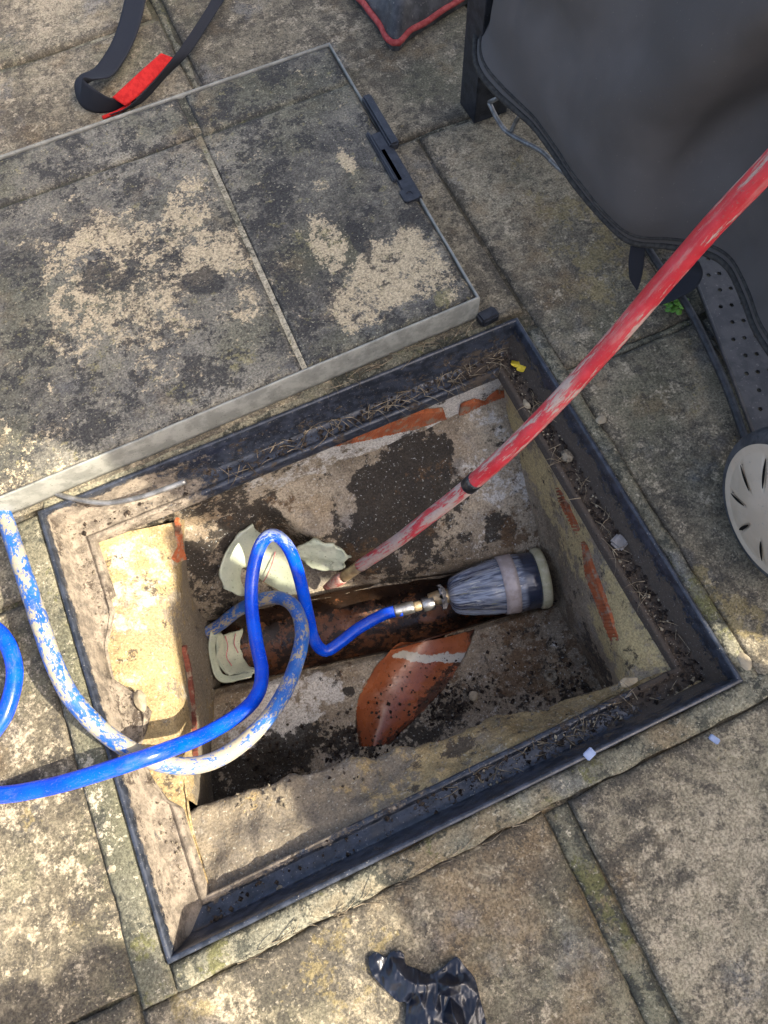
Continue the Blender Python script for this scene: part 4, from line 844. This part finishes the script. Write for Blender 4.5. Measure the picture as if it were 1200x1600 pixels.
for s0, sl0 in ((.235, .05), (.262, .06), (.40, -.10), (.70, .22)): fold -= .0030 * np.exp(-((sg - s0 - sl0 * hg) / .0045) ** 2) * ss(.04, .12, hg)
sgn = np.sign((N.reshape(-1, 3) @ np.array([-.9, -.4, 0])).mean())
V = V + N * fold[..., None] * sgn
f = grid_faces(190, NR)
topc = V[:, -1].copy(); mid = np.array([1.05, .45, 1.0]); T1 = topc * .5 + mid * .5; T1[:, 2] = .97; T2 = topc * .02 + mid * .98; T2[:, 2] = .99
VV = np.concatenate([V, T1[:, None], T2[:, None]], 1)
mk('cloth', VV.reshape(-1, 3), grid_faces(190, NR + 2), m_fabric, cvr, recalc=False)
hp = V[:, 0] + np.array([0, 0, .004]); tube('hem', hp, .0044, m_hem, cvr, 10, .05)
hp2 = V[:, 2] * .7 + V[:, 1] * .3; tube('hem_stitching', hp2 + N[:, 1] * sgn * .0005, .0022, m_hem, cvr, 8)
# strap with quick-release tongue hanging from the hem
ribbon('strap', [(985, 384, .09), (982, 410, .07), (984, 436, .05), (994, 452, .035)], [(1008, 386, .09), (1006, 408, .07), (1002, 432, .05), (996, 453, .035)], m_webbing, cvr, 30)
ribbon('strap', [(1092, 410, .10), (1098, 430, .08), (1085, 452, .07), (1050, 470, .06), (1030, 476, .055)], [(1050, 396, .10), (1058, 418, .08), (1058, 440, .07), (1040, 456, .06), (1028, 470, .055)], m_webbing, cvr, 30)

# ------------------------------------------------------------------ crumpled glove
gp = [(575, 1498), (587, 1489), (603, 1497), (612, 1488), (630, 1490), (634, 1508), (650, 1515), (672, 1524), (690, 1515), (694, 1512), (714, 1497), (727, 1512), (742, 1530), (750, 1560), (758, 1590), (764, 1640), (740, 1700), (690, 1710), (648, 1660), (633, 1620), (634, 1585), (634, 1566), (620, 1564), (598, 1542), (580, 1520)]
gpw = np.array([at(u, v, .006) for u, v in gp]); gl = thing('glove', gpw.mean(0) * [1, 1, 0], 'crumpled shiny black disposable glove lying on the paving at the bottom', 'glove')
x0, y0 = gpw[:, :2].min(0); x1, y1 = gpw[:, :2].max(0); NXg = 130; NYg = 150
ring = spline(np.vstack([gpw, gpw[:1]]), 241)[:-1]
# polar-free fill: grid clipped by the outline, height from distance to it
gx = np.linspace(x0, x1, NXg); gy = np.linspace(y0, y1, NYg); X, Y = np.meshgrid(gx, gy, indexing='ij'); X = X.ravel(); Y = Y.ravel()
ins = inpoly(X, Y, ring); dist = np.sqrt(((np.stack([X, Y], 1)[:, None] - ring[None, :, :2]) ** 2).sum(2)).min(1)
P = np.stack([X, Y, np.zeros_like(X)], 1)
def ridge(sc, s, rot, st):
    c_, s_ = math.cos(rot), math.sin(rot); Q = np.stack([(X * c_ + Y * s_), (-X * s_ + Y * c_) * st, np.zeros_like(X)], 1)
    Q = Q + .012 * np.stack([fbm(P, 18, 3, s + 5), fbm(P, 18, 3, s + 6), 0 * X], 1)
    return 1 - np.abs(fbm(Q, sc, 2, s)) * 2.4
from mathutils.geometry import delaunay_2d_cdt
# crumpled film: flat facets between random high and low points, creases lightly rounded
cand = np.where(ins & (dist > .004))[0]; rng2 = np.random.default_rng(21); pick = []
for k in rng2.permutation(cand):
    if all((X[k] - X[m]) ** 2 + ((Y[k] - Y[m]) * 1.5) ** 2 > .0105 ** 2 for m in pick): pick.append(k)
hgt = np.array([rng2.uniform(.004, .012) + .016 * rng2.random() ** 1.6 for k in pick]) * np.clip(dist[pick] / .012, .45, 1)
co = [Vector((X[k], Y[k])) for k in pick] + [Vector((q[0], q[1])) for q in ring[::3]]; hz = list(hgt) + [.0025 + .004 * rng2.random() for q in ring[::3]]
res = delaunay_2d_cdt(co, [], [], 0, 1e-6); z = np.full(len(X), .004)
for t3 in res[2]:
    o3 = [res[3][v_][0] if res[3][v_] else 0 for v_ in t3]; p3 = np.array([res[0][v_][:] for v_ in t3]); h3 = np.array([hz[o_] for o_ in o3])
    Mx = np.array([[p3[0][0] - p3[2][0], p3[1][0] - p3[2][0]], [p3[0][1] - p3[2][1], p3[1][1] - p3[2][1]]])
    if abs(np.linalg.det(Mx)) < 1e-12: continue
    ab = np.linalg.inv(Mx) @ np.stack([X - p3[2][0], Y - p3[2][1]]); cc_ = 1 - ab[0] - ab[1]; k = (ab[0] >= -1e-6) & (ab[1] >= -1e-6) & (cc_ >= -1e-6)
    z[k] = (ab[0] * h3[0] + ab[1] * h3[1] + cc_ * h3[2])[k]
zz = z.reshape(NXg, NYg)
for k in range(2): zp = np.pad(zz, 1, mode='edge'); zz = (zp[1:-1, 1:-1] * 2 + zp[:-2, 1:-1] + zp[2:, 1:-1] + zp[1:-1, :-2] + zp[1:-1, 2:]) / 6
z = zz.ravel() + .0012 * ridge(60, 9, 1.0, 2.6)
z = np.maximum(z, .002)
idx = -np.ones(len(X), int); keep = ins & (dist > .0005); idx[keep] = np.arange(keep.sum()); 
F = [q for q in idx[grid_faces(NXg, NYg)].tolist() if min(q) >= 0]
V = np.stack([X, Y, z], 1)[keep]
# stitch a soft edge down to the ground
from collections import Counter
ec = Counter(); 
for q in F:
    for i in range(4): ec[tuple(sorted((q[i], q[(i + 1) % 4])))] += 1
bound = [e for e, c_ in ec.items() if c_ == 1]; bid = sorted(set(sum(([a_, b_] for a_, b_ in bound), []))); mp = {b_: len(V) + i for i, b_ in enumerate(bid)}
low = V[bid].copy(); low[:, 2] = .0005
F += [[a_, b_, mp[b_], mp[a_]] for a_, b_ in bound]
# smooth the stair-stepped border onto the outline
nr = ring[np.argmin(((V[bid][:, None, :2] - ring[None, :, :2]) ** 2).sum(2), 1)]
V[bid, :2] = nr[:, :2]; low[:, :2] = nr[:, :2]
mk('glove_body', np.vstack([V, low]), F, m_glove, gl, recalc=True)

# ------------------------------------------------------------------ small loose things
def rock(name, c, r, mat, label=None, cat=None, group=None, s=0, flat=.6):
    bm = bmesh.new(); bmesh.ops.create_icosphere(bm, subdivisions=2, radius=1)
    V = np.array([v_.co[:] for v_ in bm.verts]); F = [[v_.index for v_ in f_.verts] for f_ in bm.faces]; bm.free()
    V = V * (1 + .55 * fbm(V, 1.1, 3, s))[:, None] * np.array(r) * [1, 1, flat]
    V[:, 2] -= V[:, 2].min(); V = V + np.array(c)
    return tag(mk(name, V, F, mat, smooth=False), label, cat, group)
rock('pebble', at(938, 658, .0), (.008, .006, .005), m_pale, 'pale chipped pebble on the paving right of the frame', 'pebble', s=3)
rock('mortar_chip', at(822, 634, -.050), (.004, .009, .006), m_pale, 'yellowish mortar chip nearest the corner of the far right frame ledge', 'mortar chip', s=5)
rock('mortar_chip', at(846, 664, -.050), (.004, .008, .006), m_pale, 'yellowish mortar chip on the frame ledge close under the red hose', 'mortar chip', s=6)
rock('mortar_chip', at(980, 1066, -.062), (.011, .007, .007), m_pale, 'pale mortar flake on the inner near right corner of the chamber', 'mortar chip', s=8)
rock('stone', at(740, 1088, -.275), (.008, .008, .008), m_pale, 'small pale stone beside the orange clay pipe', 'stone', s=9)
rock('mortar_block', at(222, 1097, -.052), (.007, .013, .010), m_pale, 'broken grey mortar block at the left ledge break', 'mortar block', s=10)
rock('stone', at(178, 1357, -.004), (.006, .005, .005), m_pale, 'small yellow stone wedged in the joint left of the frame', 'stone', s=11)
rock('stone', at(1160, 1032, -.004), (.007, .011, .006), m_pale, 'broken pale concrete lump at the outer right frame corner', 'stone', s=13)
box_a = tag(box('plastic_bit', at(1116, 1155, .004), (.007, .012, .004), m_bluebit, rz=.5, bev=.001), 'tiny pale blue plastic bit on the slab right of bottom', 'plastic bit')
tag(box('plastic_bit', at(921, 1178, .008), (.013, .010, .004), m_bluebit, rz=.3, bev=.001), 'tiny lilac plastic bit on the near frame edge', 'plastic bit')
def ringm(name, c, r0, r1, h, mat, label, cat):
    V = []; 
    for r, z in ((r0, 0), (r1, 0), (r1, h), (r0, h)):
        for k in range(24): V.append(np.array(c) + [r * math.cos(k * math.pi / 12), r * math.sin(k * math.pi / 12), z])
    return tag(mk(name, np.array(V), grid_faces(4, 24, cu=True, cv=True), mat, recalc=True, smooth=False), label, cat)
bz = float(bench_z(np.array([at(860, 1056, -.28)[0]]), np.array([at(860, 1056, -.28)[1]]))[0][0])
ringm('washer', at(860, 1056, bz + .001), .0045, .0105, .003, m_grit, 'round dirty washer lying on the near benching', 'washer')
ct = at(967, 848, -.047); tag(box('clear_cap', ct + np.array([0, 0, .002]), (.020, .020, .007), m_clear, rz=.35, bev=.003), 'square clear plastic cap in the dirt on the right ledge', 'plastic cap')
rock('stone', at(886, 716, -.050), (.008, .010, .010), m_grit, 'grey stone in the dirt on the right ledge near the red hose', 'stone', s=15)
# yellow leaf
lf = at(812, 570, -.044); pts = [(0, 0)] + [(.0115 * (1 + .35 * math.sin(3 * a_ + .5) + .18 * math.sin(7 * a_)) * math.cos(a_), .0100 * (1 + .35 * math.sin(3 * a_ + .5) + .18 * math.sin(7 * a_)) * math.sin(a_)) for a_ in np.linspace(0, 2 * math.pi, 30, endpoint=False)]
V = np.array([[lf[0] + x, lf[1] + y, lf[2] + 9 * (x * x + y * y) * 6 * (1 if x > 0 else .3) + .003 * math.sin(x * 300)] for x, y in pts])
V2 = V + [0, 0, .0006]; F = [[0, i, i % 30 + 1] for i in range(1, 31)]; F2 = [[a_ + 31 for a_ in q] for q in F] ; F3 = [[i, i % 30 + 1, i % 30 + 32, i + 31] for i in range(1, 31)]
tag(mk('fallen_leaf', np.vstack([V, V2]), F + F2 + F3, m_leaf, recalc=True), 'bright yellow fallen leaf in the far right corner of the frame', 'leaf')
# small green weed
wd_ = thing('weed', at(1050, 482, 0), 'small green leafy weed growing in the paving joint', 'weed')
for k in range(16):
    a_ = k * 2.4; r = .004 + .0011 * k; c_ = at(1050, 480, .004) + np.array([r * math.cos(a_), r * .8 * math.sin(a_), .006 + .006 * random.random()]); V = [c_]; 
    tl = np.array([random.uniform(-.4, .4), random.uniform(-.4, .4)])
    for q in np.linspace(0, 2 * math.pi, 10, endpoint=False):
        x = .0050 * math.cos(q); y = .0042 * math.sin(q); V.append(c_ + [x, y, x * tl[0] + y * tl[1] + .0006])
    V = np.array(V); F = [[0, i, i % 10 + 1] for i in range(1, 11)] ; n0_ = len(V); V = np.vstack([V, V - [0, 0, .0005]]); F += [[0 + n0_, i % 10 + 1 + n0_, i + n0_] for i in range(1, 11)] + [[i, i + n0_, i % 10 + 1 + n0_, i % 10 + 1] for i in range(1, 11)]
    mk('leaf', V, F, m_green, wd_, recalc=True)
    tube('stem', np.array([at(1050, 480, 0) + [0, 0, -.004], c_]), .0006, m_green, wd_, 5)

# grit, crumbs and dead grass: nobody could count them
OCT = np.array([(1, 0, 0), (-1, 0, 0), (0, 1, 0), (0, -1, 0), (0, 0, 1), (0, 0, -1.)]); OF = np.array([(0, 2, 4), (2, 1, 4), (1, 3, 4), (3, 0, 4), (2, 0, 5), (1, 2, 5), (3, 1, 5), (0, 3, 5)])
def crumbs(name, pts, r0, r1, mat, label, cat):
    pts = np.asarray(pts); n = len(pts); r = r0 + (r1 - r0) * rng.random(n) ** 4.5
    V = OCT[None] * (.55 + .9 * rng.random((n, 6, 1))) + .35 * (rng.random((n, 6, 3)) - .5); V = V * r[:, None, None] * np.array([1, 1, .7]); V = V + pts[:, None] + np.stack([0 * r, 0 * r, r * .35], 1)[:, None]
    F = (OF[None] + (np.arange(n) * 6)[:, None, None]).reshape(-1, 3)
    return tag(mk(name, V.reshape(-1, 3), F, mat, smooth=False), label, cat, kind='stuff')
def rnd(n, x0, x1, y0, y1): return np.stack([rng.uniform(x0, x1, n), rng.uniform(y0, y1, n)], 1)
P = []
for (n, x0, x1, y0, y1) in ((1500, IX + .002, OX - .013, -OY + .02, OY - .02), (420, -.05, OX - .02, -OY + .017, -IY - .005), (60, -.33, -.05, -OY + .017, -IY - .005), (260, -.1, OX - .02, IY + .006, OY - .016), (60, -OX + .02, -.1, IY + .006, OY - .016)):
    P.append(np.c_[rnd(n, x0, x1, y0, y1), np.full(n, -.0490)])
crumbs('ledge_dirt', np.vstack(P), .0007, .0042, m_soil, 'dark crumbs of soil strewn along the frame ledge', 'soil')
P = [np.c_[rnd(260, IX + .004, OX - .016, -OY + .02, OY - .02), np.full(260, -.0485)], np.c_[rnd(90, 0, OX - .02, -OY + .017, -IY - .005), np.full(90, -.0485)]]
q = rnd(300, -.5, .6, -.6, 1.2); q = q[(np.abs(q[:, 0]) > .41) | (q[:, 1] < -.33)]; P.append(np.c_[q, np.full(len(q), .0012)])
crumbs('grit', np.vstack(P), .0006, .0026, m_pale, 'pale grit scattered over paving and ledge', 'grit')
cr = []
for c_, sp, n in ((at(430, 1195, -.29), .05, 500), (at(360, 1205, -.29), .035, 300), (at(545, 1150, -.29), .025, 260), (at(610, 1175, -.29), .03, 320), (at(720, 1090, -.29), .03, 360), (at(690, 1110, -.29), .02, 260), (at(900, 1060, -.29), .04, 300), (at(800, 1110, -.29), .04, 200), (at(850, 1020, -.29), .06, 160)):
    q = c_[:2] + rng.normal(0, sp, (n, 2)) * [1, .55]; cr.append(q)
q = np.vstack(cr); q = q[(q[:, 0] > -.27) & (q[:, 0] < .27) & (q[:, 1] < yc(q[:, 0]) - hw(q[:, 0]) - .004) & ~inpoly(q[:, 0], q[:, 1], tpoly)]
crumbs('benching_soil', np.c_[q, bench_z(q[:, 0], q[:, 1])[0] + .0002], .0005, .0042, m_soil, 'black soil crumbs heaped on the near benching', 'soil')
q = []
while len(q) < 240:
    i = random.randrange(12, 58); t = random.uniform(.1, .95)
    if random.random() < .25 + .75 * t: q.append(lo[i] * (1 - t) + ro[i] * t + np.array([0, 0, -.032 * math.sin(math.pi * t) ** .8 - .0035]))
crumbs('clay_soil', q, .0005, .0032, m_soil, 'black soil crumbs on the orange clay pipe', 'soil')
q = ledgeV[rng.integers(0, len(ledgeV), 1500)]; q = q[(fbm(q, 24, 3, 40) > -.05) & (np.abs(q[:, 0]) < .30)]
crumbs('mortar_rubble', q + rng.normal(0, .0012, q.shape) * [1, 1, 0], .0006, .0042, m_grit, 'loose mortar rubble on the rough near ledge of the chamber', 'rubble')
q = ledgeV[rng.integers(0, len(ledgeV), 700)]; q = q[fbm(q, 18, 3, 44) > .12]
crumbs('ledge_soil', q, .0006, .0036, m_soil, 'dark soil crumbs on the rough near ledge of the chamber', 'soil')
q = np.c_[rnd(260, -OX + .018, -IX - .012, -.24, .27), np.full(260, -.0492)]; crumbs('dust_grit', q, .0005, .0026, m_grit, 'fine grit on the dusty left ledge of the frame', 'grit')
gV = []; gF = []
def blade(c_, L, a_, h):
    k = len(gV); d = np.array([math.cos(a_), math.sin(a_), 0]); p = np.array([-d[1], d[0], 0]) * .0006; b = random.uniform(-.6, .6)
    for t in (0, .33, .67, 1):
        q = c_ + d * L * t + np.array([-d[1], d[0], 0]) * b * L * t * t + np.array([0, 0, h * math.sin(math.pi * t * .8)])
        for sgn_ in (-1, 1): gV.append(q + p * sgn_ * (1.2 - t) )
        gV.append(q + np.array([0, 0, .0009]))
    for i in range(3):
        o = k + i * 3; gF.extend([[o, o + 1, o + 4, o + 3], [o + 1, o + 2, o + 5, o + 4], [o + 2, o, o + 3, o + 5]])
for n, x0, x1, y0, y1, z in ((70, .10, OX - .03, IY + .01, OY - .014, -.047), (40, -.12, .12, IY + .01, OY - .014, -.047), (46, IX + .006, OX - .016, -.22, .2, -.046), (34, 0, .3, -OY + .018, -IY - .006, -.047), (26, .05, .30, OY + .003, .31, .003), (34, -.30, .08, -.321, -.315, .001)):
    for c_ in rnd(n, x0, x1, y0, y1): blade(np.r_[c_, z], random.uniform(.012, .038), random.uniform(0, 6.28) if z < 0 or y0 > 0 else random.uniform(-.3, .3), random.uniform(.001, .007))
tag(mk('dead_grass', np.array(gV), gF, m_twig, smooth=False, recalc=True), 'dry grass bits and roots lying in the frame and joints', 'dry grass', kind='stuff')

# ------------------------------------------------------------------ added screens, unseen, towards the sun: they shade the far part of the patio
def shade_screen(p0, p1, h, label, tops=0):
    p0 = np.array(p0); p1 = np.array(p1); L = np.linalg.norm(p1 - p0); d = (p1 - p0) / L; a_ = math.atan2(d[1], d[0])
    f_ = thing('shade_panel', (p0[0], p0[1], 0), label, 'shade_screen'); n = int(L / .125)
    for i in range(n):
        c_ = p0 + d * (i + .5) * L / n; hh = h + tops * math.sin(i * 1.9) * .03
        box('board', (c_[0], c_[1], hh / 2), (L / n + .004, .016 + .006 * (i % 2), hh), m_screen, f_, rz=a_, bev=0)
    for z in (.3, h - .25): box('rail', ((p0[0] + p1[0]) / 2, (p0[1] + p1[1]) / 2, z), (L - .01, .05, .05), m_screen, f_, rz=a_, bev=.003)
c0 = np.array([1.00, .085 - .82 * 1.00])
shade_screen(c0, c0 + np.array([.64, .77]) * 1.75, 1.9, 'tall white screen added unseen at the right to shade the patio')
shade_screen(c0 + np.array([-.03, -.03]), c0 + np.array([0.02, -1.0]), 1.24, 'low white screen added unseen at the bottom right to bound the sunlit part', tops=1)

def shadow_caster(shade_at, h, r, label):  # unseen ball on a post, added only to cast the lower-left shadow
    c_ = np.array([shade_at[0], shade_at[1], 0]) - LD * h
    l_ = thing('shadow_stand', (c_[0], c_[1], 0), label, 'shadow_caster')
    lathe('post', (c_[0], c_[1], 0), (c_[0], c_[1], h - r * .8), [(0, .03), (.02, .014), (.98, .012), (1, .02)], m_blackplastic, l_, 16)
    lathe('caster_ball', (c_[0], c_[1], h - r), (c_[0], c_[1] + 1e-4, h + r), [(.5 - .5 * math.cos(a_), r * math.sin(a_) + .001) for a_ in np.linspace(0, math.pi, 14)], m_cream, l_, 24)
shadow_caster((-.425, -.296), .95, .048, 'taller unseen ball on a post, added to cast a round shadow')
shadow_caster((-.520, -.305), .90, .058, 'shorter unseen ball on a post, added to cast a round shadow')
